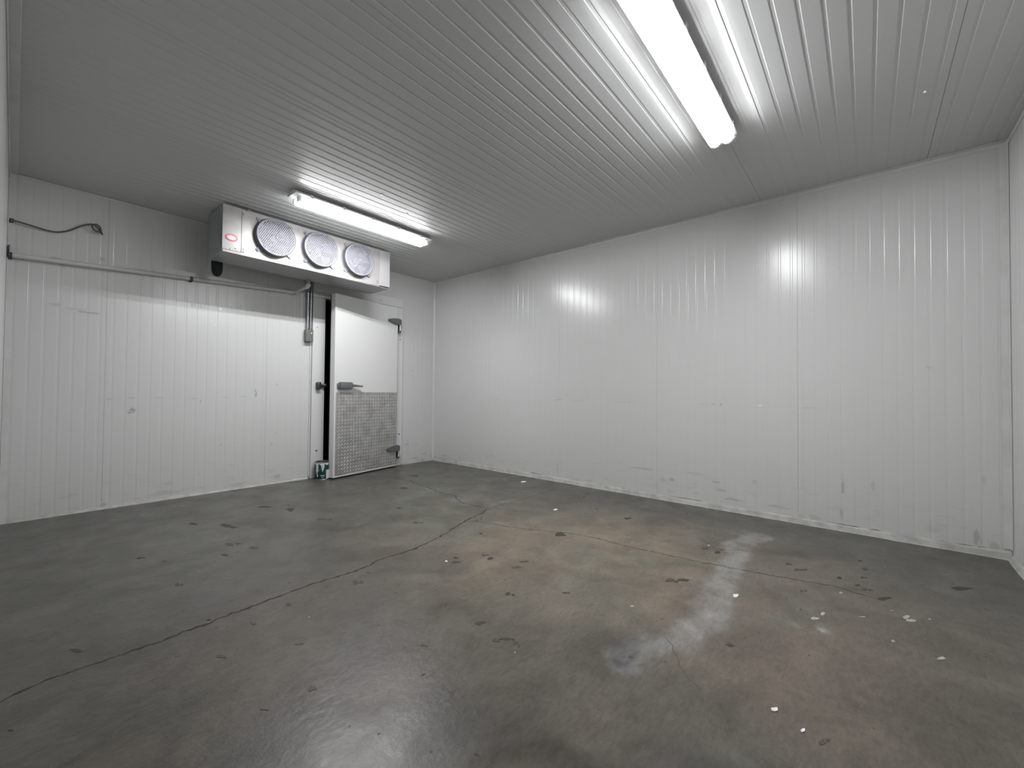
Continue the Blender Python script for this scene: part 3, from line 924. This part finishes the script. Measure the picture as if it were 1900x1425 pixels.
# leaf coordinates: s from hinge edge to free edge, n out of the front face, z up
hf = Vector((-.66, -.10, 0)); ff = Vector((-1.55, -.26, 0))
sd = (ff - hf).normalized(); LW = (ff - hf).length
nd = Vector((sd.y, -sd.x, 0))          # pointing into the room
if nd.y > 0: nd = -nd
def leafp(s, n, z): return hf + sd * s + nd * n + Vector((0, 0, z))
ML = Matrix.Translation(hf) @ Matrix((sd, nd, Vector((0, 0, 1)))).transposed().to_4x4()
bm = NB(); box(bm, 0, LW, -.072, 0, .015, 1.98, ML, bevel=.004)
leaf = obj('door_leaf', bm, m_door, door)
bm = NB(); box(bm, .012, LW - .008, -.096, -.0725, .020, 1.972, ML, bevel=.006)
obj('gasket', bm, m_gasket, leaf)
bm = NB(); box(bm, .004, LW - .004, -.060, -.010, .0005, .0145, ML)
obj('sweep', bm, m_gasket, leaf)

# diamond tread kick plate
bm = NB()
ks0, ks1, kz0, kz1 = .006, LW - .022, .040, .925
box(bm, ks0, ks1, .0003, .003, kz0, kz1, ML)
def lug(s, z, ang):
    ca, sa = math.cos(ang), math.sin(ang)
    l, w_, h_ = .0150, .0048, .0024
    q = [(l, 0), (0, w_), (-l, 0), (0, -w_)]
    base = [bm.verts.new(leafp(s + a * ca - b * sa, .0029, z + a * sa + b * ca)) for a, b in q]
    top = [bm.verts.new(leafp(s + (a * ca - b * sa) * .55, .0029 + h_, z + (a * sa + b * ca) * .55)) for a, b in q]
    for k in range(4):
        bm.faces.new((base[k], base[(k + 1) % 4], top[(k + 1) % 4], top[k]))
    bm.faces.new(top)
pu, pz = .0388, .0375
for j in range(int((kz1 - kz0 - .02) / pz)):
    for i in range(int((ks1 - ks0 - .03) / pu) + 1):
        lug(ks0 + .020 + i * pu, kz0 + .020 + j * pz, math.radians(-48))
        if ks0 + .020 + (i + .5) * pu < ks1 - .016 and kz0 + .020 + (j + .5) * pz < kz1 - .014:
            lug(ks0 + .020 + (i + .5) * pu, kz0 + .020 + (j + .5) * pz, math.radians(42))
bmesh.ops.recalc_face_normals(bm, faces=bm.faces)
obj('kick_plate', bm, m_tread, leaf)

# latch handle on the leaf
hz = .995
def su(frac): return LW - frac
bm = NB()
box(bm, su(.205), su(.045), .0005, .048, hz - .036, hz + .040, ML, bevel=.012)
box(bm, su(.060), su(.028), .0005, .030, hz - .030, hz + .028, ML, bevel=.009)
hd = obj('latch_handle', bm, m_hw, leaf, smooth=True)
bm = NB()
tube(bm, [leafp(su(.20), .034, hz + .004), leafp(su(.25), .036, hz + .003), leafp(su(.30), .040, hz - .001), leafp(su(.335), .044, hz - .002)],
     [.017, .0125, .009, .0085], 10)
obj('lever', bm, m_hw, leaf, smooth=True)
# strike on the frame
bm = NB()
box(bm, -1.645, -1.596, fy - .050, fy - .0003, hz - .038, hz + .038, bevel=.012)
box(bm, -1.598, -1.580, fy - .030, fy - .012, hz - .014, hz + .010, bevel=.003)
tube(bm, [(-1.582, fy - .022, hz), (-1.566, fy - .024, hz + .002), (-1.550, fy - .022, hz + .002), (-1.540, fy - .020, hz)], [.012, .021, .025, .018], 12)
obj('strike', bm, m_hwdark, door, smooth=True)


def hinge(zc, down):
    bm = NB()
    # tapered strap lying on the leaf and reaching over the frame
    pts = []
    s_tip, s_end = .165, -.045
    n = 12
    top_, bot = [], []
    for k in range(n + 1):
        t = k / n
        s = s_tip + (s_end - s_tip) * t
        hw = .013 + .030 * math.sin(min(1, t * 1.35) * math.pi / 2) * (1 if t < .86 else (1 - (t - .86) * 3.0))
        top_.append((s, zc + hw * .9)); bot.append((s, zc - hw * .9))
    poly = top_ + bot[::-1]
    prism(bm, poly, lambda u, v, t: leafp(u, t, v), .0012, .026)
    bmesh.ops.recalc_face_normals(bm, faces=bm.faces)
    es = [e for e in bm.edges if len(e.link_faces) == 2 and e.calc_face_angle(0) > 1.0 and abs((e.verts[0].co - e.verts[1].co).dot(nd)) < .005
          and min((e.verts[0].co - hf).dot(nd), (e.verts[1].co - hf).dot(nd)) > .02]
    bmesh.ops.bevel(bm, geom=es, offset=.006, segments=2, affect='EDGES')
    h = obj('hinge', bm, m_hw, door, smooth=True)
    # bracket on the frame with the bright pin
    x0 = -.617
    bm = NB()
    box(bm, x0 - .030, x0 + .022, -.080, fy - .0003, zc - .125, zc - .020, bevel=.005)
    obj('bracket', bm, m_hwdark, h)
    bm = NB()
    tube(bm, [(x0 - .008, -.098, zc - .030), (x0 - .008, -.098, zc - .105)], .0085, 12)
    obj('hinge_pin', bm, m_chrome, h, smooth=True)
    bm = NB()
    tube(bm, [(x0 - .008, -.090, zc - .106), (x0 - .008, -.090, zc - .140)], [.011, .006], 10)
    obj('pin_cap', bm, m_hw, h, smooth=True)


hinge(1.805, True)
hinge(.232, True)

# ------------------------------------------------------------------ evaporator (unit cooler) under the ceiling
UX0, UX1, UZ0, UZ1, UYF, UYB = -2.695, -1.16, 2.048, 2.426, -.66, -.285
unit = empty('unit_cooler', ((UX0 + UX1) / 2, (UYF + UYB) / 2, UZ1))
tag(unit, 'long aluminium cooling unit with three perforated fan guards hung from the ceiling above the door', 'cooling unit')
t_ = .004
FANX = [-2.31, -1.92, -1.535]; FZ = 2.252; FR = .150
# front panel with three real holes
bm = NB()
def front_panel(bm, x0, x1, z0, z1, y):
    seg = 40
    xs = [x0] + [(a + b) / 2 for a, b in zip(FANX, FANX[1:])] + [x1]
    for i, cx in enumerate(FANX):
        a, b = xs[i], xs[i + 1]
        hole, out = [], []
        for k in range(seg):
            t = 2 * math.pi * k / seg
            c, s = math.cos(t), math.sin(t)
            hole.append(bm.verts.new((cx + FR * c, y, FZ + FR * s)))
            sc = []
            if c > 1e-9: sc.append((b - cx) / c)
            if c < -1e-9: sc.append((a - cx) / c)
            if s > 1e-9: sc.append((z1 - FZ) / s)
            if s < -1e-9: sc.append((z0 - FZ) / s)
            q = min(sc)
            out.append(bm.verts.new((cx + q * c, y, FZ + q * s)))
        for k in range(seg):
            k2 = (k + 1) % seg
            bm.faces.new((hole[k], hole[k2], out[k2], out[k]))
        # fill the rectangle corners
        corners = [(b, z1), (a, z1), (a, z0), (b, z0)]
        for (cxn, czn) in corners:
            best = sorted(range(seg), key=lambda k: (out[k].co.x - cxn) ** 2 + (out[k].co.z - czn) ** 2)
            for k in range(seg):
                k2 = (k + 1) % seg
                p_, q_ = out[k].co, out[k2].co
                if (abs(p_.x - cxn) < 1e-6 and abs(q_.z - czn) < 1e-6 or abs(p_.z - czn) < 1e-6 and abs(q_.x - cxn) < 1e-6) and \
                        not (abs(p_.x - cxn) < 1e-6 and abs(p_.z - czn) < 1e-6) and not (abs(q_.x - cxn) < 1e-6 and abs(q_.z - czn) < 1e-6):
                    v = bm.verts.new((cxn, y, czn))
                    bm.faces.new((out[k], out[k2], v))
front_panel(bm, -2.560, -1.282, UZ0 + .003, UZ1, UYF)
for f in bm.faces:
    if f.normal.y > 0: f.normal_flip()
obj('front_panel', bm, m_alu, unit)
# cabinet shell (open to the front behind the fan panel)
bm = NB()
box(bm, UX0, UX1, UYF + .006, UYB, UZ1 - t_, UZ1)
box(bm, UX0, UX1, UYB - t_, UYB, UZ0 + .008, UZ1 - t_ - .0005)
box(bm, -2.562, -2.558, UYF + .004, UYB - t_ - .0005, UZ0 + .012, UZ1 - t_ - .0005, mi=1)
box(bm, -1.284, -1.280, UYF + .004, UYB - t_ - .0005, UZ0 + .012, UZ1 - t_ - .0005, mi=1)
box(bm, -2.556, -1.286, UYB - .05, UYB - .006, UZ0 + .02, UZ1 - .01, mi=1)
cab = obj('cabinet', bm, [m_alu, m_inside], unit)
# end covers (left carries the badge)
bm = NB(); box(bm, UX0, -2.5635, UYF - .0015, UYF + .003, UZ0 + .018, UZ1, bevel=.001)
endc = obj('end_cover', bm, m_alu, unit)
bm = NB(); box(bm, -1.279, UX1, UYF - .0015, UYF + .003, UZ0 + .004, UZ1, bevel=.001)
obj('end_cover', bm, m_galv, unit)
bm = NB(); box(bm, -1.284, -1.278, UYF - .006, UYF - .0018, UZ0 + .004, UZ1, bevel=.001)
obj('seam', bm, m_galv, unit)
# side plates with slanted louvre slots on the left
bm = NB(); box(bm, UX0, UX0 + .003, UYF + .0035, UYB - .0005, UZ0, UZ1 - t_)
side = obj('side_panel', bm, m_aluside, unit)
for k in range(7):
    zz = UZ0 + .06 + k * .026
    bm = NB()
    prism(bm, [(UYF + .03, zz), (UYF + .12, zz + .045), (UYF + .12, zz + .053), (UYF + .03, zz + .008)], lambda u, v, t: Vector((t, u, v)), UX0 - .004, UX0 - .0002)
    bmesh.ops.recalc_face_normals(bm, faces=bm.faces)
    obj('louvre', bm, m_aluside, side)
bm = NB(); box(bm, UX1 - .003, UX1, UYF + .0035, UYB - .0005, UZ0, UZ1 - t_)
obj('side_panel', bm, m_galv, unit)
# drain pan, slightly sloped
bm = NB()
prism(bm, [(UX0 + .001, UZ0 + .006), (UX1 - .001, UZ0 - .008), (UX1 - .001, UZ0 - .012), (UX0 + .001, UZ0 + .002)], lambda u, v, t: Vector((u, t, v)), UYF - .001, UYB + .002)
bmesh.ops.recalc_face_normals(bm, faces=bm.faces)
pan = obj('drain_pan', bm, m_galv, unit)
bm = NB(); box(bm, UX0 + .002, -1.282, UYF - .0045, UYF - .0018, UZ0 - .004, UZ0 + .016, bevel=.001)
obj('pan_lip', bm, m_alu, unit)
# badge
def disc_xz(bm, cx, cz, rx, rz, y, th, seg=32):
    prism(bm, [(cx + rx * math.cos(2 * math.pi * k / seg), cz + rz * math.sin(2 * math.pi * k / seg)) for k in range(seg)],
          lambda u, v, t: Vector((u, t, v)), y, y - th)
    bmesh.ops.recalc_face_normals(bm, faces=bm.faces)


bm = NB(); disc_xz(bm, -2.632, 2.168, .043, .029, UYF - .0018, .003)
badge = obj('badge', bm, m_badge_r, unit)
badge['label'] = 'oval red badge'
bm = NB(); disc_xz(bm, -2.632, 2.168, .035, .021, UYF - .0049, .001); obj('badge_field', bm, m_badge_p, badge)
bm = NB(); disc_xz(bm, -2.630, 2.167, .024, .012, UYF - .006, .0006); obj('badge_centre', bm, m_badge_w, badge)
# screws
for x, z in ((-2.635, 2.395), (-2.545, 2.385), (-2.60, 2.088), (-2.56, 2.078), (-2.545, 2.10), (-2.545, 2.075), (-2.115, 2.385), (-2.115, 2.085),
             (-1.727, 2.385), (-1.727, 2.085), (-1.31, 2.09), (-1.31, 2.07), (-1.25, 2.085), (-2.64, 2.075)):
    bm = NB(); lathe(bm, [(.0055, 0), (.005, .003), (0, .004)], (x, UYF - .0019 if not (-1.31 < x < -1.2) else UYF - .002, z), 'y', 8)
    obj('screw', bm, m_screw, unit)
# hangers to the ceiling
for x in (-2.505, -1.30):
    for y in (UYF + .02, UYB - .03):
        bm = NB()
        box(bm, x - .018, x + .018, y - .022, y + .022, UZ1 + .0005, UZ1 + .004)
        tube(bm, [(x, y, UZ1 + .004), (x, y, H - .0005)], .005, 8)
        lathe(bm, [(.012, 0), (.012, .009), (.005, .009)], (x, y, UZ1 + .004), 'z', 6)
        obj('hanger', bm, m_screwbright, unit)
bm = NB()
tube(bm, [(-2.530, UYF - .004, UZ1 - .004), (-2.512, UYF - .010, UZ1 + .004), (-2.495, UYF - .004, UZ1 - .002)], .006, 8)
obj('hanger_clip', bm, m_screw, unit)

# fans: guard (part) > perforated plate, ring, ears; fan (part) > blades etc.
def fan(cx, first=None):
    yf = UYF - .0005
    R = .157
    # shroud ring
    bm = NB()
    seg = 48
    lathe(bm, [(R - .012, 0), (R + .010, .001), (R + .003, .006), (R + .001, .052), (R - .004, .054), (R - .006, .050), (R - .010, .006), (R - .012, 0)], (cx, yf, FZ), 'y', seg)
    bmesh.ops.recalc_face_normals(bm, faces=bm.faces)
    g = obj('fan_shroud', bm, m_guard, unit, smooth=True)
    # perforated guard plate with real holes (hexagonal packing)
    bm = NB()
    p_ = .0152; hr = .0054; y0 = yf - .0495
    cells = []
    ny_ = int(R / (p_ * .866)) + 2
    for j in range(-ny_, ny_ + 1):
        for i in range(-14, 15):
            x = (i + (.5 if j % 2 else 0)) * p_; z = j * p_ * .866
            if math.hypot(x, z) > R - .010: continue
            cells.append((x, z))
    vd = {}
    def hv(x, z):
        k = (round(x * 1e5), round(z * 1e5))
        for dk in ((0, 0), (1, 0), (-1, 0), (0, 1), (0, -1), (1, 1), (-1, -1), (1, -1), (-1, 1)):
            kk = (k[0] + dk[0], k[1] + dk[1])
            if kk in vd: return vd[kk]
        v = bm.verts.new((cx + x, y0, FZ + z)); vd[k] = v; return v
    hexR = p_ / math.sqrt(3)
    for x, z in cells:
        solid = math.hypot(x, z) < .009
        out = [hv(x + hexR * math.sin(math.pi / 3 * k), z + hexR * math.cos(math.pi / 3 * k)) for k in range(6)]
        if solid:
            bm.faces.new(out); continue
        inn = [bm.verts.new((cx + x + hr * math.sin(math.pi / 3 * k), y0, FZ + z + hr * math.cos(math.pi / 3 * k))) for k in range(6)]
        for k in range(6):
            bm.faces.new((out[k], out[(k + 1) % 6], inn[(k + 1) % 6], inn[k]))
    # rim closing the ragged border
    n = 72
    prev = None
    ro = []; ri = []
    for k in range(n):
        a = 2 * math.pi * k / n
        ro.append(bm.verts.new((cx + (R - .001) * math.cos(a), y0 - .0006, FZ + (R - .001) * math.sin(a))))
        ri.append(bm.verts.new((cx + (R - .0125) * math.cos(a), y0 - .0006, FZ + (R - .0125) * math.sin(a))))
    for k in range(n):
        bm.faces.new((ro[k], ro[(k + 1) % n], ri[(k + 1) % n], ri[k]))
    for f in bm.faces:
        f.normal_update()
        if f.normal.y > 0: f.normal_flip()
    # thickness
    r = bmesh.ops.solidify(bm, geom=list(bm.faces), thickness=.0012)
    obj('guard_plate', bm, m_guard, g)
    bm = NB(); lathe(bm, [(.0085, 0), (.0085, .004), (.005, .006), (0, .0065)], (cx, y0, FZ), 'y', 16)
    obj('centre_bolt', bm, m_screwbright, g, smooth=True)
    # four mounting ears
    for sx in (-1, 1):
        for sz in (-1, 1):
            bm = NB()
            a = .105; b = .146
            pts = [(cx + sx * a * .85, FZ + sz * b * .80), (cx + sx * (a + .022), FZ + sz * b * 1.0), (cx + sx * (b - .006), FZ + sz * (b - .006)),
                   (cx + sx * b * 1.0, FZ + sz * (a + .022)), (cx + sx * b * .80, FZ + sz * a * .85)]
            prism(bm, pts, lambda u, v, t: Vector((u, t, v)), yf - .0105, yf - .007)
            tube(bm, [(cx + sx * .131, yf - .0106, FZ + sz * .131), (cx + sx * .131, yf - .015, FZ + sz * .131)], .005, 8)
            tube(bm, [(cx + sx * .131, yf - .0008, FZ + sz * .131), (cx + sx * .131, yf - .0069, FZ + sz * .131)], .003, 6)
            bmesh.ops.recalc_face_normals(bm, faces=bm.faces)
            obj('ear', bm, m_guard, g)
    # fan behind
    bm = NB()
    nb = 5
    yb = UYF + .030
    for k in range(nb):
        a0 = 2 * math.pi * k / nb + .3
        rows = []
        for i in range(6):
            rr = .030 + (.135 - .030) * i / 5
            wdt = .50 + .18 * i / 5
            rw = []
            for j in range(5):
                t = j / 4 - .5
                a = a0 + t * wdt * 1.5 + .25 * i / 5
                rw.append(bm.verts.new((cx + rr * math.cos(a), yb + t * .045 + .006 * math.cos(t * 3), FZ + rr * math.sin(a))))
            rows.append(rw)
        for a, b in zip(rows, rows[1:]):
            for j in range(4):
                bm.faces.new((a[j], a[j + 1], b[j + 1], b[j]))
    lathe(bm, [(0, .012), (.028, .010), (.032, 0), (.032, -.03), (0, -.03)], (cx, yb, FZ), 'y', 20)
    fn = obj('fan_blade', bm, m_blade, unit, smooth=True)
    bm = NB(); lathe(bm, [(0, -.032), (.045, -.034), (.045, -.11), (0, -.112)], (cx, yb, FZ), 'y', 20)
    for sgn in (-1, 1):
        box(bm, cx - .006, cx + .006, yb + .06, yb + .066, min(FZ + sgn * .045, FZ + sgn * .165), max(FZ + sgn * .045, FZ + sgn * .165))
    obj('motor', bm, m_motor, fn)


for cx in FANX:
    fan(cx)

# ------------------------------------------------------------------ pipes and wiring on the back wall
# black insulated suction line under the left end
bm = NB()
px_, py_ = -2.615, -.235
tube(bm, [(px_, py_, 2.30), (px_, py_, 2.02), (px_, py_, 1.985), (px_, py_ + .004, 1.962), (px_, py_ + .012, 1.950), (px_, py_ + .022, 1.946)], [.042, .042, .041, .036, .027, .012], 24)
tag(obj('insulated_pipe', bm, m_insul, smooth=True, loc=(px_, py_, 2.1)), 'black foam-insulated pipe stub hanging below the left end of the cooling unit', 'pipe')

# white pvc drain
dr = empty('drain_pipe', (-2.8, -.035, 1.90))
tag(dr, 'thin white drain pipe running along the back wall up to the cooling unit', 'pipe')
pL = Vector((XL + .008, -.035, 1.863)); pR = Vector((-1.900, -.035, 1.957))
bm = NB()
tube(bm, [pL, pR], .0165, 16)
obj('pipe', bm, m_pvc, dr, smooth=True)
bm = NB()
tube(bm, [pR + Vector((-.012, 0, -.001)), pR + Vector((.012, 0, .001)), (-1.872, -.050, 1.960), (-1.868, -.080, 1.964)], [.021, .021, .021, .020], 14)
obj('elbow', bm, m_pvc, dr, smooth=True)
bm = NB()
tube(bm, [(-1.868, -.081, 1.964), (-1.864, -.280, 1.980)], .0160, 14)
obj('pipe', bm, m_pvc, dr, smooth=True)
bm = NB()
tube(bm, [(-1.864, -.268, 1.979), (-1.864, -.302, 1.982), (-1.864, -.314, 1.990), (-1.864, -.318, 2.004)], [.021, .022, .022, .021], 14)
obj('elbow', bm, m_pvc, dr, smooth=True)
bm = NB()
tube(bm, [(-1.864, -.318, 2.0045), (-1.864, -.318, 2.018)], .0165, 14)
tube(bm, [(-1.864, -.318, 2.0185), (-1.864, -.318, 2.037)], .020, 8)
obj('coupling', bm, m_galv, dr)
# straps
for x in (-3.775, -2.752, -2.1):
    t = (x - pL.x) / (pR.x - pL.x); c = pL.lerp(pR, t)
    bm = NB()
    lathe(bm, [(.0185, -.011), (.0195, -.009), (.0195, .009), (.0185, .011), (.0170, .011), (.0170, -.011), (.0185, -.011)], c, (Vector((0, 1, 0)), Vector((0, 0, 1)), Vector((1, 0, 0))), 18)
    box(bm, c.x - .010, c.x + .010, -.020, -.0015, c.z - .026, c.z - .012)
    obj('strap', bm, m_strap if x < -2.2 else m_pvc, dr)
bm = NB(); box(bm, XL + .008, XL + .013, -.060, -.010, 1.855, 1.93, bevel=.001)
obj('wall_flange', bm, m_strap, dr)

# grey cable sprouting from the left corner, its end knotted
cb = empty('cable', (-3.75, -.02, 2.10))
tag(cb, 'loose dark grey cable with a looped end on the back wall above the drain pipe', 'cable')
W = [(-3.775, 2.108), (-3.752, 2.108), (-3.677, 2.097), (-3.599, 2.089), (-3.546, 2.097), (-3.491, 2.126), (-3.436, 2.171), (-3.393, 2.197), (-3.363, 2.202), (-3.339, 2.184), (-3.324, 2.151)]
def cr(P, n=6):
    out = []
    for i in range(len(P) - 1):
        p0 = P[max(i - 1, 0)]; p1 = P[i]; p2 = P[i + 1]; p3 = P[min(i + 2, len(P) - 1)]
        for k in range(n):
            t = k / n
            out.append(tuple(.5 * (2 * b + (c - a) * t + (2 * a - 5 * b + 4 * c - d) * t * t + (3 * b - a - 3 * c + d) * t ** 3) for a, b, c, d in zip(p0, p1, p2, p3)))
    out.append(P[-1]); return out
bm = NB(); tube(bm, [(x, -.020 - .012 * math.sin(i * .18), z) for i, (x, z) in enumerate(cr(W))], .0055, 8)
obj('wire', bm, m_cable, cb, smooth=True)
LP = [(-3.330, 2.165), (-3.350, 2.150), (-3.372, 2.168), (-3.374, 2.192), (-3.352, 2.207), (-3.332, 2.188), (-3.326, 2.155), (-3.318, 2.135)]
bm = NB(); tube(bm, [(x, -.040, z) for x, z in cr(LP)], .0052, 8)
obj('wire_loop', bm, m_cable, cb, smooth=True)
bm = NB(); box(bm, XL + .008, XL + .030, -.034, -.010, 2.095, 2.122, bevel=.004)
obj('clamp', bm, m_strap, cb)

# two conduits and a switch box
cd = empty('conduit', (-1.72, -.03, 2.0))
tag(cd, 'pair of vertical steel conduits rising from the small switch box to behind the cooling unit', 'conduit')
for x, r_ in ((-1.738, .0135), (-1.706, .0115)):
    bm = NB(); tube(bm, [(x, -.030, 1.590), (x, -.030, H - .0215)], r_, 14); obj('pipe', bm, m_conduit, cd, smooth=True)
    bm = NB(); tube(bm, [(x, -.030, 1.588), (x, -.030, 1.606)], r_ + .0035, 8); obj('connector', bm, m_conduit, cd)
for z in (1.95,):
    bm = NB(); box(bm, -1.762, -1.690, -.016, -.0015, z - .010, z + .010, bevel=.002); obj('strap', bm, m_conduit, cd)
sb = empty('switch_box', (-1.724, -.03, 1.524))
tag(sb, 'small grey switch box with white toggle at the foot of the steel conduits', 'switch')
bm = NB(); box(bm, -1.764, -1.690, -.056, -.0015, 1.462, 1.5875, bevel=.009); obj('box', bm, m_box, sb, smooth=True)
bm = NB(); box(bm, -1.765, -1.689, -.0605, -.0562, 1.460, 1.5875, bevel=.003); obj('cover_plate', bm, m_galv if False else m_box, sb)
bm = NB(); tube(bm, [(-1.717, -.0608, 1.535), (-1.717, -.080, 1.548)], [.0085, .0065], 8); obj('toggle', bm, m_toggle, sb, smooth=True)
for z in (1.485, 1.566):
    bm = NB(); lathe(bm, [(.004, 0), (0, .003)], (-1.720, -.0607, z), 'y', 8); obj('screw', bm, m_screw, sb)
# conduit shaft below the box: narrow painted batten line beside the frame
bm = NB(); box(bm, -1.698, -1.6835, -.010, -.0005, .02, 2.0, bevel=.002)
obj('trim_10', bm, m_trim, kind='structure')

# ------------------------------------------------------------------ paint can wedged between frame and door
cx, cy, cr_ = -1.588, -.117, .081
can = empty('paint_can', (cx, cy, 0))
tag(can, 'used teal paint can with white drips on the floor between door frame and open door', 'paint can')
bm = NB()
lathe(bm, [(0, .004), (cr_ - .004, .004), (cr_ - .001, .0005), (cr_ + .0015, .002), (cr_ + .0015, .005), (cr_, .007), (cr_, .176), (cr_ + .002, .178), (cr_ + .002, .184), (cr_ - .002, .186),
           (cr_ - .009, .184), (cr_ - .010, .176), (cr_ - .006, .172), (cr_ - .004, .06)], (cx, cy, 0), 'z', 40)
body = obj('can_body', bm, m_tin, can, smooth=True)
bm = NB()
lathe(bm, [(cr_ + .0006, .010), (cr_ + .0008, .0105), (cr_ + .0008, .1735), (cr_ + .0006, .174)], (cx, cy, 0), 'z', 40)
obj('can_label', bm, m_teal, can, smooth=True)
def on_can(name, a0, a1, z0, z1, m, parent, wav=None, off=.0014):
    bm = NB(); n = 14; rows = []
    for i in range(n + 1):
        a = math.radians(a0 + (a1 - a0) * i / n)
        zt, zb = z1, z0
        if wav: zb = z0 + wav(i / n)
        rows.append([bm.verts.new((cx + (cr_ + off) * math.cos(a), cy + (cr_ + off) * math.sin(a), z)) for z in (zb, (zb + zt) / 2, zt)])
    for a, b in zip(rows, rows[1:]):
        for k in range(2): bm.faces.new((a[k], b[k], b[k + 1], a[k + 1]))
    bmesh.ops.recalc_face_normals(bm, faces=bm.faces)
    for f in bm.faces:
        c = f.calc_center_median()
        if f.normal.dot(Vector((c.x - cx, c.y - cy, 0))) < 0: f.normal_flip()
    return obj(name, bm, m, parent)
# angle towards the camera is about -116 deg; smaller (more negative) = left in the picture
A0 = math.degrees(math.atan2(CAM.y - cy, CAM.x - cx))
on_can('label_panel', A0 + 22, A0 + 60, .012, .105, m_canpanel, can)
on_can('drip', A0 - 78, A0 + 40, .163, .176, m_drip, can, lambda t: .008 * math.sin(t * 19) - .002, .0018)
on_can('drip', A0 - 12, A0 + 10, .085, .165, m_drip, can, lambda t: .055 * abs(2 * t - 1) ** 1.2, .0020)
on_can('drip', A0 - 52, A0 - 32, .055, .165, m_drip, can, lambda t: .035 * abs(2 * t - 1), .0020)
on_can('drip', A0 - 44, A0 - 34, .030, .060, m_drip, can, lambda t: .012 * abs(2 * t - 1), .0021)
on_can('lettering', A0 - 16, A0 + 12, .040, .052, m_letter, can, None, .0022)
on_can('lettering', A0 - 10, A0 + 8, .022, .029, m_letter, can, None, .0022)
bm = NB(); lathe(bm, [(0, .162), (cr_ - .011, .163), (cr_ - .011, .160), (0, .158)], (cx, cy, 0), 'z', 32)
obj('dried_paint', bm, m_canin, can)
bm = NB()
tube(bm, [(cx + (cr_ + .006) * math.cos(a), cy + (cr_ + .006) * math.sin(a), .150 - .085 * math.sin((a - math.radians(A0 - 120)) / math.radians(120) * math.pi)) for a in
          [math.radians(A0 - 120 + 120 * k / 16) for k in range(17)]], .0016, 6)
obj('bail_handle', bm, m_tin, can, smooth=True)

# ------------------------------------------------------------------ the two vapour-tight ceiling lights
def vapour_light(cx, cy, Lg, label):
    x0, x1 = cx - Lg / 2, cx + Lg / 2
    root = empty('ceiling_light', (cx, cy, H))
    tag(root, label, 'ceiling light', 'linear ceiling lights')
    # housing: open-bottomed trough
    zt, zr = H - .0035, H - .036
    w = .074
    bm = NB()
    prof = [(-w, zr), (-w + .004, zr + .012), (-w * .62, zt - .004), (-w * .55, zt), (w * .55, zt), (w * .62, zt - .004), (w - .004, zr + .012), (w, zr)]
    inner = [(w - .004, zr), (w - .008, zr + .010), (w * .60, zt - .007), (-w * .60, zt - .007), (-w + .008, zr + .010), (-w + .004, zr)]
    prism(bm, prof + inner, lambda u, v, t: Vector((t, cy + u, v)), x0 + .010, x1 - .010)
    for a, b in ((x0 + .008, x0 + .0098), (x1 - .0098, x1 - .008)):
        prism(bm, prof, lambda u, v, t: Vector((t, cy + u, v)), a, b)
    bmesh.ops.recalc_face_normals(bm, faces=bm.faces)
    hs = obj('housing', bm, m_housing, root)
    bm = NB(); box(bm, x0 + .03, x1 - .03, cy - .040, cy + .040, zt - .016, zt - .010)
    obj('gear_tray', bm, m_reflector, root)
    # lens: shallow double-lobed tub with fluted ends
    zb = H - .094
    prof = [(-.0765, zr - .0005), (-.0765, zr - .010), (-.070, zr - .030), (-.058, zb + .008), (-.040, zb), (-.022, zb + .001), (-.010, zb + .010), (0, zb + .015),
            (.010, zb + .010), (.022, zb + .001), (.040, zb), (.058, zb + .008), (.070, zr - .030), (.0765, zr - .010), (.0765, zr - .0005)]
    bm = NB()
    rows = []
    for x, k in ((x0, 0.0), (x0 + .006, .45), (x0 + .022, .85), (x0 + .045, 1.0), (cx, 1.0), (x1 - .045, 1.0), (x1 - .022, .85), (x1 - .006, .45), (x1, 0.0)):
        zz = [zr - .0005 + (z - (zr - .0005)) * (k if k > 0 else .04) for _, z in prof]
        sc = {0.0: .80, .45: .93, .85: .99, 1.0: 1.0}[k]
        rows.append([bm.verts.new((x, cy + u * sc, z)) for (u, _), z in zip(prof, zz)])
    for a, b in zip(rows, rows[1:]):
        for k in range(len(prof) - 1):
            bm.faces.new((a[k], b[k], b[k + 1], a[k + 1]))
    bmesh.ops.recalc_face_normals(bm, faces=bm.faces)
    obj('lens', bm, m_lens, root, smooth=True)
    # tubes with end sockets
    for s in (-1, 1):
        bm = NB(); tube(bm, [(x0 + .062, cy + s * .037, H - .070), (x1 - .062, cy + s * .037, H - .070)], .0130, 20)
        bm.normal_update()
        for f in bm.faces:
            f.material_index = 0 if f.normal.z < -.2 else 1
        obj('tube', bm, [m_tube, m_reflector], root, smooth=False)
        for xx, d in ((x0 + .060, -1), (x1 - .060, 1)):
            bm = NB(); box(bm, min(xx, xx + d * .022), max(xx, xx + d * .022), cy + s * .037 - .014, cy + s * .037 + .014, H - .085, H - .045, bevel=.003)
            obj('socket', bm, m_reflector, root)
    # latches along both rims
    for s in (-1, 1):
        for k in range(5):
            xx = x0 + Lg * (k + .5) / 5
            y = cy + s * (w + .004)
            bm = NB(); box(bm, xx - .012, xx + .012, min(y, y + s * .004), max(y, y + s * .004), zr - .012, zr + .016, bevel=.001)
            obj('latch', bm, m_clip, root)
    return root


l1 = vapour_light(-1.775, -3.947, 1.29, 'glowing ceiling light cut off by the top edge of the picture')
l2 = copy_tree(l1, None, (-.012, 2.675, 0))
l2['label'] = 'complete glowing ceiling light in front of the three-fan cooling unit'
